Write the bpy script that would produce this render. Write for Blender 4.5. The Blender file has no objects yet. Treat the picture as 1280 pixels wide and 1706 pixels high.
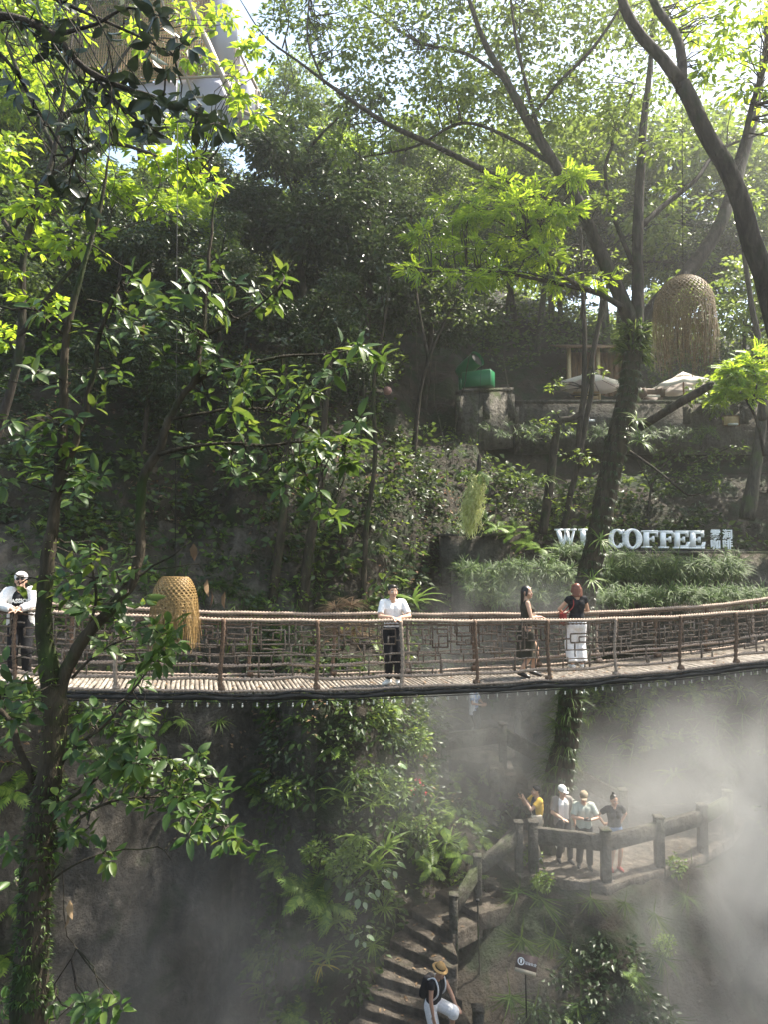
import bpy, bmesh, math, random
import numpy as np
from mathutils import Vector, Matrix, noise as mnoise, Quaternion

random.seed(7)
S = bpy.context.scene
COL = S.collection
R = math.radians
F = 1183.0            # focal length in photo pixels (1280 x 1706)
PITCH = R(3.4)
CZ = 10.0             # camera height above the gorge floor datum
UP = np.array([0, 0, 1.0])

# ------------------------------------------------------------------ camera helpers
def ray(px, py):
    u = (px - 640) / F; v = -(py - 853) / F
    return np.array([u, math.cos(PITCH) - v * math.sin(PITCH), math.sin(PITCH) + v * math.cos(PITCH)])
def P(px, py, Y):
    d = ray(px, py); return np.array([d[0] / d[1] * Y, Y, CZ + d[2] / d[1] * Y])
def G(px, py, z):
    d = ray(px, py); k = (z - CZ) / d[2]; return np.array([d[0] * k, d[1] * k, z])

# ------------------------------------------------------------------ object helpers
def tag(o, label=None, cat=None, group=None, kind=None):
    if label: o['label'] = label
    if cat: o['category'] = cat
    if group: o['group'] = group
    if kind: o['kind'] = kind
    return o
def thing(name, label, cat, loc=(0, 0, 0), rotz=0, group=None):
    o = bpy.data.objects.new(name, None); COL.objects.link(o)
    o.location = [float(v) for v in loc]; o.rotation_euler = (0, 0, rotz); o.empty_display_size = .2
    return tag(o, label, cat, group)
def copy_tree(o, parent=None):
    c = o.copy(); COL.objects.link(c); c.parent = parent
    for ch in [x for x in o.children]: copy_tree(ch, c)
    return c

class MB:
    """collects geometry; build() links it as ONE mesh object"""
    def __init__(s): s.v = []; s.f4 = []; s.f3 = []; s.fn = []; s.n = 0
    def add(s, V, faces):
        V = np.asarray(V, float).reshape(-1, 3)
        for a in faces:
            if isinstance(a, np.ndarray):
                if a.size == 0: continue
                (s.f4 if a.shape[1] == 4 else s.f3).append(a + s.n)
            elif len(a) == 4: s.f4.append(np.array([a]) + s.n)
            elif len(a) == 3: s.f3.append(np.array([a]) + s.n)
            else: s.fn.append([i + s.n for i in a])
        s.v.append(V); s.n += len(V); return s
    def tube(s, pts, rad, sides=6, cap=True, squash=1.0):
        pts = np.asarray(pts, float); n = len(pts)
        rad = np.full(n, rad) if np.isscalar(rad) else np.asarray(rad, float)
        t = np.gradient(pts, axis=0) if n > 1 else np.array([UP])
        t /= np.linalg.norm(t, axis=1)[:, None] + 1e-9
        a = np.cross(t[0], UP)
        if np.linalg.norm(a) < .1: a = np.cross(t[0], [1, 0, 0])
        V = []
        ang = np.arange(sides) * 2 * math.pi / sides
        for i in range(n):
            a = a - t[i] * a.dot(t[i]); a /= np.linalg.norm(a) + 1e-9
            b = np.cross(t[i], a)
            V.append(pts[i] + rad[i] * (np.cos(ang)[:, None] * a + squash * np.sin(ang)[:, None] * b))
        V = np.concatenate(V)
        i = np.arange(n - 1)[:, None] * sides; j = np.arange(sides)[None]; k = (np.arange(sides)[None] + 1) % sides
        q = np.stack([i + j, i + k, i + sides + k, i + sides + j], -1).reshape(-1, 4)
        fs = [q]
        if cap: fs += [list(range(sides))[::-1], [(n - 1) * sides + x for x in range(sides)]]
        return s.add(V, fs)
    def box(s, c, size, M=None):
        h = np.array(size, float) / 2
        V = np.array([[x, y, z] for x in (-1, 1) for y in (-1, 1) for z in (-1, 1)], float) * h
        if M is not None: V = V @ np.array(M).T
        V = V + np.array(c, float)
        return s.add(V, [(0, 1, 3, 2), (4, 6, 7, 5), (0, 4, 5, 1), (2, 3, 7, 6), (0, 2, 6, 4), (1, 5, 7, 3)])
    def beam(s, a, b, w, h):
        """box from a to b, w wide horizontally, h tall (vertical faces stay vertical)"""
        a = np.array(a, float); b = np.array(b, float)
        d = b - a; n = np.array([-d[1], d[0], 0]); n /= np.linalg.norm(n) + 1e-9
        V = [p + n * w / 2 * sx + UP * h / 2 * sz for p in (a, b) for sx in (-1, 1) for sz in (-1, 1)]
        return s.add(V, [(0, 1, 3, 2), (4, 6, 7, 5), (0, 4, 5, 1), (2, 3, 7, 6), (0, 2, 6, 4), (1, 5, 7, 3)])
    def ell(s, c, r, M=None, nu=12, nv=8):
        th = np.linspace(0, math.pi, nv + 1); ph = np.arange(nu) * 2 * math.pi / nu
        V = np.stack([np.outer(np.sin(th), np.cos(ph)), np.outer(np.sin(th), np.sin(ph)), np.outer(np.cos(th), np.ones(nu))], -1).reshape(-1, 3) * np.array(r)
        if M is not None: V = V @ np.array(M).T
        V = V + np.array(c)
        i = np.arange(nv)[:, None] * nu; j = np.arange(nu)[None]; k = (j + 1) % nu
        return s.add(V, [np.stack([i + j, i + nu + j, i + nu + k, i + k], -1).reshape(-1, 4)])
    def lathe(s, prof, c=(0, 0, 0), n=16):
        ph = np.arange(n) * 2 * math.pi / n
        V = np.concatenate([np.stack([r * np.cos(ph), r * np.sin(ph), np.full(n, z)], -1) for r, z in prof]) + np.array(c)
        i = np.arange(len(prof) - 1)[:, None] * n; j = np.arange(n)[None]; k = (j + 1) % n
        return s.add(V, [np.stack([i + j, i + k, i + n + k, i + n + j], -1).reshape(-1, 4)])
    def prism(s, poly, M, o, depth):
        """2-D outline extruded; M columns = (u, v, w) axes"""
        M = np.array(M); n = len(poly)
        A = np.array([o + M[:, 0] * x + M[:, 1] * y for x, y in poly]); B = A + M[:, 2] * depth
        return s.add(np.concatenate([A, B]), [list(range(n)), [n + i for i in range(n)][::-1]] + [(i, (i + 1) % n + 0, (i + 1) % n + n, i + n)[::-1] for i in range(n)])
    def mesh(s, name, off=None):
        V = np.concatenate(s.v) if s.v else np.zeros((0, 3))
        if off is not None: V = V - np.array(off, float)
        f4 = np.concatenate(s.f4) if s.f4 else np.zeros((0, 4), int)
        f3 = np.concatenate(s.f3) if s.f3 else np.zeros((0, 3), int)
        loops = np.concatenate([f4.ravel(), f3.ravel()] + [np.array(x) for x in s.fn]).astype(np.int32)
        sizes = np.concatenate([np.full(len(f4), 4), np.full(len(f3), 3), np.array([len(x) for x in s.fn], int)]).astype(np.int32)
        starts = np.concatenate([[0], np.cumsum(sizes)[:-1]]).astype(np.int32) if len(sizes) else sizes
        m = bpy.data.meshes.new(name)
        m.vertices.add(len(V)); m.vertices.foreach_set('co', V.astype(np.float32).ravel())
        m.loops.add(len(loops)); m.loops.foreach_set('vertex_index', loops)
        m.polygons.add(len(sizes)); m.polygons.foreach_set('loop_start', starts)
        m.polygons.foreach_set('loop_total', sizes)
        m.update(calc_edges=True)
        return m
    def build(s, name, mat, parent=None, smooth=False, off=None):
        if off is None and parent is not None:
            off = np.array(parent.location); q = parent
            while q.parent is not None: q = q.parent; off = off + np.array(q.location)
        m = s.mesh(name, off)
        if smooth: m.polygons.foreach_set('use_smooth', np.ones(len(m.polygons), bool))
        for x in (mat if isinstance(mat, (list, tuple)) else [mat]): m.materials.append(x)
        o = bpy.data.objects.new(name, m); COL.objects.link(o)
        if parent is not None: o.parent = parent
        return o

def smooth_path(pts, rad, step=.25, jit=0, seed=0):
    """Catmull-Rom through pts; returns points and radii"""
    pts = np.array(pts, float); rad = np.array(rad, float) if not np.isscalar(rad) else np.full(len(pts), rad)
    if len(rad) != len(pts): rad = np.interp(np.linspace(0, 1, len(pts)), np.linspace(0, 1, len(rad)), rad)
    e = np.concatenate([[2 * pts[0] - pts[1]], pts, [2 * pts[-1] - pts[-2]]])
    rng = np.random.RandomState(seed); out = []; ro = []
    for i in range(len(pts) - 1):
        p0, p1, p2, p3 = e[i:i + 4]; m = max(2, int(np.linalg.norm(p2 - p1) / step))
        for t in np.arange(m) / m:
            out.append(.5 * (2 * p1 + (p2 - p0) * t + (2 * p0 - 5 * p1 + 4 * p2 - p3) * t * t + (3 * p1 - p0 - 3 * p2 + p3) * t ** 3))
            ro.append(rad[i] * (1 - t) + rad[i + 1] * t)
    out.append(pts[-1]); ro.append(rad[-1]); out = np.array(out)
    if jit: out[1:-1] += rng.normal(0, jit, (len(out) - 2, 3))
    return out, np.array(ro)

# ------------------------------------------------------------------ materials
class NT:
    def __init__(s, name):
        s.m = bpy.data.materials.new(name); s.m.use_nodes = True; s.t = s.m.node_tree; s.t.nodes.clear()
        s.out = s.n('ShaderNodeOutputMaterial')
    def n(s, t, **k):
        x = s.t.nodes.new(t)
        for a, b in k.items():
            if a.startswith('i_'): x.inputs[a[2:].replace('_', ' ')].default_value = b
            else: setattr(x, a, b)
        return x
    def l(s, a, b): s.t.links.new(a, b)
    def ramp(s, fac, stops, interp='LINEAR'):
        r = s.n('ShaderNodeValToRGB'); r.color_ramp.interpolation = interp; e = r.color_ramp.elements
        while len(e) < len(stops): e.new(.5)
        for x, (p, c) in zip(e, stops): x.position = p; x.color = (*c, 1) if len(c) == 3 else c
        s.l(fac, r.inputs[0]); return r.outputs[0]
    def noise(s, scale, detail=4, rough=.6, coord='Object', dist=0, vscale=None):
        tc = s.n('ShaderNodeTexCoord'); o = tc.outputs[coord]
        if vscale:
            mp = s.n('ShaderNodeMapping'); mp.inputs['Scale'].default_value = vscale; s.l(o, mp.inputs[0]); o = mp.outputs[0]
        x = s.n('ShaderNodeTexNoise'); x.inputs['Scale'].default_value = scale; x.inputs['Detail'].default_value = detail
        x.inputs['Roughness'].default_value = rough; x.inputs['Distortion'].default_value = dist
        s.l(o, x.inputs['Vector']); return x.outputs['Fac']
    def mix(s, f, a, b, mode='MIX'):
        x = s.n('ShaderNodeMix', data_type='RGBA', blend_type=mode)
        for v, i in ((f, 0), (a, 6), (b, 7)):
            if hasattr(v, 'links'): s.l(v, x.inputs[i])
            else: x.inputs[i].default_value = v if i == 0 else (*v, 1)
        return x.outputs[2]
    def bsdf(s, color, rough=.7, bump=None, bstr=.4, bdist=.02, spec=.4, metal=0):
        b = s.n('ShaderNodeBsdfPrincipled')
        if hasattr(color, 'links'): s.l(color, b.inputs['Base Color'])
        else: b.inputs['Base Color'].default_value = (*color, 1)
        if hasattr(rough, 'links'): s.l(rough, b.inputs['Roughness'])
        else: b.inputs['Roughness'].default_value = rough
        b.inputs['Specular IOR Level'].default_value = spec; b.inputs['Metallic'].default_value = metal
        if bump is not None:
            u = s.n('ShaderNodeBump'); u.inputs['Strength'].default_value = bstr; u.inputs['Distance'].default_value = bdist
            s.l(bump, u.inputs['Height']); s.l(u.outputs[0], b.inputs['Normal'])
        s.l(b.outputs[0], s.out.inputs[0]); return b

def m_leaf(name, cols, trans=.4, rough=.42, spec=.5, tcol=1.85):
    """leaf surface: hue differs leaf by leaf, part of the light passes through"""
    t = NT(name); g = t.n('ShaderNodeNewGeometry')
    c = t.ramp(g.outputs['Random Per Island'], [(i / max(1, len(cols) - 1), x) for i, x in enumerate(cols)])
    b = t.bsdf(c, rough, spec=spec)
    tr = t.n('ShaderNodeBsdfTranslucent')
    hs = t.n('ShaderNodeHueSaturation'); hs.inputs['Value'].default_value = tcol; hs.inputs['Saturation'].default_value = 1.05; hs.inputs['Hue'].default_value = .468
    t.l(c, hs.inputs['Color']); t.l(hs.outputs[0], tr.inputs[0])
    mx = t.n('ShaderNodeMixShader'); mx.inputs[0].default_value = trans
    t.l(b.outputs[0], mx.inputs[1]); t.l(tr.outputs[0], mx.inputs[2]); t.l(mx.outputs[0], t.out.inputs[0])
    return t.m
def m_simple(name, col, rough=.6, var=.25, scale=20, bump=.15, spec=.4, metal=0, bdist=.005):
    t = NT(name); f = t.noise(scale)
    c = t.ramp(f, [(.3, tuple(x * (1 - var) for x in col)), (.7, tuple(min(1, x * (1 + var)) for x in col))])
    t.bsdf(c, rough, f, bump, bdist, spec, metal); return t.m
def m_bark(name, c1, c2, moss=None, mossamt=.5):
    t = NT(name); f = t.noise(9, 6, .7, vscale=(1, 1, .25), dist=.6); f2 = t.noise(2.2, 4, .6)
    c = t.ramp(f, [(.38, c1), (.64, c2)])
    if moss:
        mk = t.ramp(f2, [(mossamt - .08, (0, 0, 0)), (mossamt + .08, (1, 1, 1))]); c = t.mix(mk, moss, c)
    t.bsdf(c, .85, f, 1.0, .06, .2); return t.m
def m_rock(name, c1, c2, c3, moss, mossamt=.45):
    t = NT(name); f = t.noise(1.3, 9, .65, dist=.4); f2 = t.noise(6, 8, .7); f3 = t.noise(.9, 5, .6, dist=.8)
    st = t.noise(3, 5, .6, vscale=(1.6, 1.6, .18))
    c = t.ramp(f, [(.3, c1), (.5, c2), (.72, c3)])
    c = t.mix(t.ramp(st, [(.42, (.55, .55, .55)), (.6, (1, 1, 1))]), (0.03, .026, .02), c)
    c = t.mix(t.ramp(f2, [(.35, (.6, .6, .6)), (.65, (0, 0, 0))]), c, (.03, .027, .022))
    mk = t.ramp(f3, [(mossamt - .06, (0, 0, 0)), (mossamt + .06, (1, 1, 1))]); c = t.mix(mk, moss, c)
    ad = t.n('ShaderNodeMath', operation='ADD'); t.l(f, ad.inputs[0]); t.l(f2, ad.inputs[1])
    t.bsdf(c, .85, ad.outputs[0], 1.0, .2, .3); return t.m
def m_island(name, cols, rough=.75, bscale=30, bstr=.3, spec=.3, bd=.006, vs=None):
    t = NT(name); g = t.n('ShaderNodeNewGeometry'); f = t.noise(bscale, 5, .65, vscale=vs)
    c = t.ramp(g.outputs['Random Per Island'], [(i / max(1, len(cols) - 1), x) for i, x in enumerate(cols)])
    c = t.mix(t.ramp(f, [(.35, (1, 1, 1)), (.7, (0, 0, 0))]), c, tuple(.45 * x for x in cols[0]))
    t.bsdf(c, rough, f, bstr, bd, spec); return t.m

M = {}
M['soil'] = m_rock('slope_soil', (.028, .022, .014), (.048, .036, .024), (.075, .06, .04), (.022, .034, .012), .46)
M['rock'] = m_rock('cliff_rock', (.075, .064, .052), (.14, .122, .10), (.21, .185, .155), (.03, .042, .016), .38)
M['concrete'] = m_rock('weathered_concrete', (.11, .1, .085), (.16, .145, .12), (.21, .19, .165), (.06, .075, .03), .4)
M['step'] = m_rock('stone_step', (.11, .09, .07), (.17, .14, .11), (.23, .195, .155), (.07, .075, .04), .36)
M['paving'] = m_rock('wet_paving', (.2, .165, .13), (.28, .235, .19), (.36, .31, .26), (.12, .11, .075), .33)
M['rope'] = m_simple('brown_rope', (.29, .225, .18), .9, .5, 35, .7, .2)
M['ropedark'] = m_simple('dark_rope', (.13, .085, .06), .9, .5, 40, .6, .2)
M['stick'] = m_island('rope_bound_stick', [(.13, .09, .068), (.27, .205, .16), (.37, .3, .24), (.2, .14, .105)], .85, 50, .5)
M['slat'] = m_island('bamboo_slat', [(.22, .185, .15), (.33, .29, .245), (.42, .375, .32), (.28, .235, .19)], .62, 14, .5, .35, vs=(1, .3, 1))
M['cable'] = m_simple('black_cable', (.016, .016, .016), .75, .4, 30, .3, .3)
M['bulb'] = m_simple('bulb_glass', (.5, .48, .42), .2, .1, 10, 0, .6)
M['bark'] = m_bark('brown_bark', (.018, .014, .011), (.07, .056, .044), (.022, .032, .012), .4)
M['barkmoss'] = m_bark('mossy_bark', (.022, .018, .012), (.07, .055, .038), (.03, .045, .012), .4)
M['barkgrey'] = m_bark('grey_bark', (.03, .027, .022), (.085, .076, .06), (.05, .065, .025), .42)
# ------------------------------------------------------------------ terrain: one sheet, gorge profile swept along x
PROF = {   # x: list of (Y, z), from the near bank up to the crest
 -60: [(-60, 7), (-4, 8.2), (1.5, 7.6), (6.0, 5.5), (8, -1), (12, -4), (13.2, -1), (14.5, 4), (15.4, 8), (17, 11), (19, 14), (23, 19), (28, 24), (34, 29), (60, 42)],
 -9: [(-60, 7), (-4, 8.2), (1.5, 7.6), (6.0, 5.5), (7, -2), (9.6, -4), (11.0, -1), (12.0, 4), (13.4, 8), (16.4, 11), (19, 14), (23, 19), (28, 23), (34, 28), (60, 40)],
 -4.2: [(-60, 7), (-4, 8.2), (1.5, 7.6), (6.0, 5.2), (8, -2), (12.6, -4.5), (15.3, -2), (16.3, 3), (17.3, 8), (18.6, 11), (20, 14), (24, 18), (29, 22), (35, 27), (60, 38)],
 -2.9: [(-60, 7), (-4, 8.2), (1.5, 7.6), (5.0, 4.5), (7, -2), (11.6, -4), (16.4, -2.5), (17.2, 2.5), (17.8, 7.6), (18.8, 10.5), (20.5, 13.5), (24.5, 17.5), (29, 21.5), (35, 26), (60, 36)],
 -1.9: [(-60, 7), (-4, 8.2), (1.5, 7), (4.5, 3.5), (6, -2.5), (11.0, -4), (14.2, -.6), (15.2, 3), (16.6, 6.4), (18.8, 8.6), (20.6, 12.0), (24.5, 15.5), (29, 19), (36, 25), (60, 35)],
 -.5: [(-60, 7), (-4, 8.2), (1.5, 7), (4.5, 3.5), (6, -2.5), (11.0, -4), (13.8, .2), (15.0, 3), (16.8, 6.5), (19.2, 8.6), (21, 11.6), (24.5, 14.5), (29, 18), (36, 24), (60, 34)],
 .5: [(-60, 7), (-4, 8.2), (1.5, 7), (4.5, 3.5), (6, -2.5), (10.8, -4), (13.6, .3), (15.8, 2.6), (17.2, 5.4), (19.8, 8.2), (21.4, 11.2), (24.5, 14), (28.5, 17.2), (36, 24), (60, 34)],
 1.4: [(-60, 7), (-4, 8.2), (1.5, 7), (4.5, 3.5), (6, -2.5), (10.8, -4), (13.6, .6), (15.8, 2.3), (18.2, 4.0), (21.0, 4.5), (22.0, 10.6), (24.6, 13.2), (28.2, 16.4), (36, 24), (60, 34)],
 3.0: [(-60, 7), (-4, 8.2), (1.5, 7), (4.5, 3.5), (6, -2.5), (11.0, -4), (14.6, 1.6), (15.8, 2.8), (18.9, 2.8), (21.3, 4.3), (22.2, 9.9), (24.6, 12.6), (27.4, 15.9), (36, 23), (60, 34)],
 4.6: [(-60, 7), (-4, 8.2), (1.5, 7), (4.5, 3.5), (6, -2.5), (11.0, -4), (13.7, .5), (15.1, 2.8), (19.6, 2.8), (21.6, 5.2), (22.4, 9.7), (24.8, 12.2), (27.2, 13.4), (36, 22), (60, 34)],
 6.6: [(-60, 7), (-4, 8.2), (1.5, 7), (4.5, 3.5), (6, -2.5), (11.5, -4), (15.2, .3), (16.4, 2.8), (20, 2.8), (21.8, 6.2), (22.6, 9.7), (24.9, 12.0), (27.2, 13.2), (36, 22), (60, 34)],
 9: [(-60, 7), (-4, 8.2), (1.5, 7), (4.5, 3.5), (6, -2.5), (12, -4), (16.5, 0), (18, 2.8), (20.6, 2.9), (22, 7), (22.8, 9.7), (25, 12), (27.2, 13.2), (36, 22), (60, 34)],
 14: [(-60, 7), (-4, 8.2), (1.5, 7), (4.5, 3.5), (6, -2), (11, -2), (14, 2), (15.6, 6), (17, 8.0), (21, 8.4), (23, 9.8), (25, 12), (27.4, 13.2), (36, 20), (60, 30)],
 60: [(-60, 7), (-4, 8.2), (1.5, 7), (4.5, 3.5), (6, -2), (11, -2), (14, 2), (15.6, 6), (17, 8.0), (21, 8.4), (23, 9.8), (25, 12), (27.4, 13.2), (36, 19), (60, 26)],
}
PX = sorted(PROF); PA = np.array([PROF[x] for x in PX], float)     # (nx, 15, 2)
NT_KEYS = PA.shape[1] - 1
def prof(x):
    i = min(max(np.searchsorted(PX, x) - 1, 0), len(PX) - 2); f = (x - PX[i]) / (PX[i + 1] - PX[i]); f = min(max(f, 0), 1)
    f = f * f * (3 - 2 * f) if abs(PX[i]) < 20 and abs(PX[i + 1]) < 20 else f
    return PA[i] * (1 - f) + PA[i + 1] * f
def terr(x, t):
    """surface point; t runs along the profile"""
    p = prof(x); k = np.arange(NT_KEYS + 1)
    Y = float(np.interp(t, k, p[:, 0])); z = float(np.interp(t, k, p[:, 1]))
    if 5.2 < t < 13.9 :
        amp = (.34 if x > -2.4 else .34 + .34 * min(1, (-2.4 - x) / 1.2)) if not (7.4 < t < 8.6 and x > 2) else .03
        w = min(1, (t - 5.2) * 2)
        q = Vector((x * .55, Y * .55, z * .55)); n1 = mnoise.fractal(q, .9, 2.1, 6)
        q2 = Vector((x * .2 + 9, Y * .2, z * .2)); n2 = mnoise.noise(q2)
        n3 = mnoise.fractal(Vector((x * 2.2 + 5, Y * 2.2, z * 1.1)), .8, 2.1, 3); d = amp * w * (n1 * .9 + n2 * 1.0 + n3 * .28)
        Y -= d * .8; z += d * .5
    return np.array([x, Y, z])
def ground(x, Y):
    lo, hi = 5.0, float(NT_KEYS)
    p = prof(x); t = float(np.interp(Y, p[:, 0], np.arange(NT_KEYS + 1)))
    for _ in range(4):
        q = terr(x, t); t = min(max(t + float(np.interp(Y, p[:, 0], np.arange(NT_KEYS + 1))) - float(np.interp(q[1], p[:, 0], np.arange(NT_KEYS + 1))), 0), NT_KEYS)
    return terr(x, t)
xs = np.concatenate([np.linspace(-60, -13, 14)[:-1], np.linspace(-13, 13, 200), np.linspace(13, 60, 14)[1:]])
ts = np.concatenate([np.linspace(0, 5, 12)[:-1], np.linspace(5, 14, 230)])
V = np.array([terr(x, t) for t in ts for x in xs]); nx = len(xs); nt = len(ts)
i = np.arange(nt - 1)[:, None] * nx; j = np.arange(nx - 1)[None]
quads = np.stack([i + j, i + j + 1, i + nx + j + 1, i + nx + j], -1).reshape(-1, 4)
TG = V.reshape(nt, nx, 3)
mb = MB(); mb.add(V, [quads]); terrain = mb.build('hillside_terrain', M['soil'], smooth=True)
terrain.data.materials.append(M['rock'])
mi = np.zeros((nt - 1, nx - 1), int)
for a in range(nt - 1):
    for b in range(nx - 1):
        x, Y, z = TG[a, b]
        if (ts[a] < 8.6 and ts[a] > 4) and x < -1.6: mi[a, b] = 1
        if x < -2.0 and z < 10.5 + mnoise.noise(Vector((x * .5, z * .5, 3))) * 1.5 and Y > 9: mi[a, b] = 1
terrain.data.polygons.foreach_set('material_index', mi.ravel().astype(np.int32))
tag(terrain, 'steep earth and rock walls of the wooded gorge', 'hillside', kind='structure')
far = MB(); far.add([(-900, -900, -6), (900, -900, -6), (900, 900, -6), (-900, 900, -6)], [(0, 1, 2, 3)])
tag(far.build('ground', M['soil']), 'flat ground far beyond the gorge', 'ground', kind='structure')
# stream bed
mb = MB(); wv = []
for a in range(30):
    x = -13 + a * 26 / 29; wv += [(x, 5, -2.9), (x, 13.5, -2.9)]
mb.add(wv, [(2 * a, 2 * a + 2, 2 * a + 3, 2 * a + 1) for a in range(29)])
t = NT('stream_water'); t.bsdf((.02, .025, .018), .08, t.noise(3), .3, .05, .6); M['water'] = t.m
tag(mb.build('water', M['water']), 'dark stream at the bottom of the gorge', 'water', kind='structure')

# ------------------------------------------------------------------ suspension bridge
TH = math.atan(.27); BD = np.array([math.cos(TH), math.sin(TH), 0]); BN = np.array([-math.sin(TH), math.cos(TH), 0])
F0 = np.array([0, 11.8, 0.]); BW = 1.42
def s_of_px(px):
    d = ray(px, 924); u = d[0] / d[1]; Y = F0[1] / (1 - .27 * u); return u * Y / math.cos(TH)
zk = []
for px, py in ((-60, 1138), (0, 1142), (100, 1147), (240, 1151), (400, 1152), (520, 1151), (640, 1147), (800, 1140), (960, 1131), (1100, 1120), (1200, 1109), (1280, 1099), (1340, 1090)):
    s = s_of_px(px); Y = F0[1] + s * BD[1]; zk.append((s, P(px, py, Y)[2]))
zk = [(-12, zk[0][1] + 1.1)] + zk + [(14, zk[-1][1] + .9)]
zs = np.array(zk)
def deckz(s):
    e = .6; return float(np.mean([np.interp(s + k * e, zs[:, 0], zs[:, 1]) for k in (-1, -.5, 0, .5, 1)]))
def B(s, w, h):
    """bridge coordinates: along, across (0 front .. BW back), height over the deck"""
    p = F0 + BD * s + BN * w; h = h * (1 - .018 * max(0, s)) if h > .1 else h; return np.array([p[0], p[1], deckz(s) + h])
S0, S1 = -8.6, 11.6
bridge = thing('suspension_bridge', 'swaying footbridge with bamboo slat deck and brown rope railings across the gorge', 'bridge', B(0, .7, 0))
rng = np.random.RandomState(3)
mb = MB()
for s in np.arange(S0, S1, .074):
    r = .033 + rng.uniform(-.003, .003); a = rng.uniform(-.02, .02)
    mb.tube([B(s + a, -.03 + rng.uniform(-.02, .02), -.03 + rng.uniform(-.004, .004)), B(s, BW * .5, -.032), B(s - a, BW + .03, -.03)], r, 8)
mb.build('deck', M['slat'], bridge)
mb = MB()
for w in (.05, BW * .5, BW - .05):
    sp = np.arange(S0, S1, .3); mb.tube([B(s, w, -.11) for s in sp], .04, 6)
mb.build('support_cable', M['cable'], bridge)
def rope(w, h, r, name, mat, pitch=.055, sag=.0, wob=.006, s0=S0, s1=S1):
    sp = np.arange(s0, s1, pitch / 2.0); ph = np.arange(len(sp))
    pts = np.array([B(s, w, h - sag * abs(math.sin(s * 2.2))) for s in sp]); pts[:, 2] += wob * np.sin(sp * 3.1 + w * 5) + wob * .5 * np.sin(sp * 7.7)
    b = MB(); b.tube(pts, r * (1 + .28 * np.where(ph % 2 == 0, 1, -1)), 7); return b.build(name, mat, bridge)
post_px = [-150, 30, 198, 371, 528, 669, 792, 911, 1022, 1129, 1221, 1305]
post_s = [s_of_px(p) for p in post_px]; post_s = [post_s[0] - 1.4] + post_s + [post_s[-1] + 1.4]
for w in (0, BW):
    rope(w, 1.1, .033, 'top_rope', M['rope'])
    rope(w, 1.035, .014, 'thin_rope', M['ropedark'], .08)
    rope(w, .21, .028, 'bottom_rope', M['rope'], .06, .03)
    rope(w, .55, .0145, 'middle_bar', M['stick'], .35, 0, .012)
    rope(w, .41, .0115, 'lower_bar', M['stick'], .35, .02, .02)
rope(-.05, .015, .022, 'edge_rope', M['rope'], .07, .0)
rope(BW + .05, .015, .022, 'edge_rope', M['rope'], .07, .0)
rope(-.075, -.065, .036, 'edge_hose', M['cable'], .5, .03, .012)
rope(-.085, -.0, .016, 'edge_cord', M['cable'], .2, .04, .012)
def jseg(b, w, a0, h0, a1, h1, r, rg):
    n = max(2, int(math.hypot(a1 - a0, h1 - h0) / .09)); f = np.linspace(0, 1, n + 1)
    pts = np.array([B(a0 + (a1 - a0) * q, w + rg.normal(0, .003), h0 + (h1 - h0) * q) for q in f]); pts[1:-1] += rg.normal(0, .004, (n - 1, 3))
    b.tube(pts, r * rg.uniform(.85, 1.2, n + 1), 6)
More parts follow.
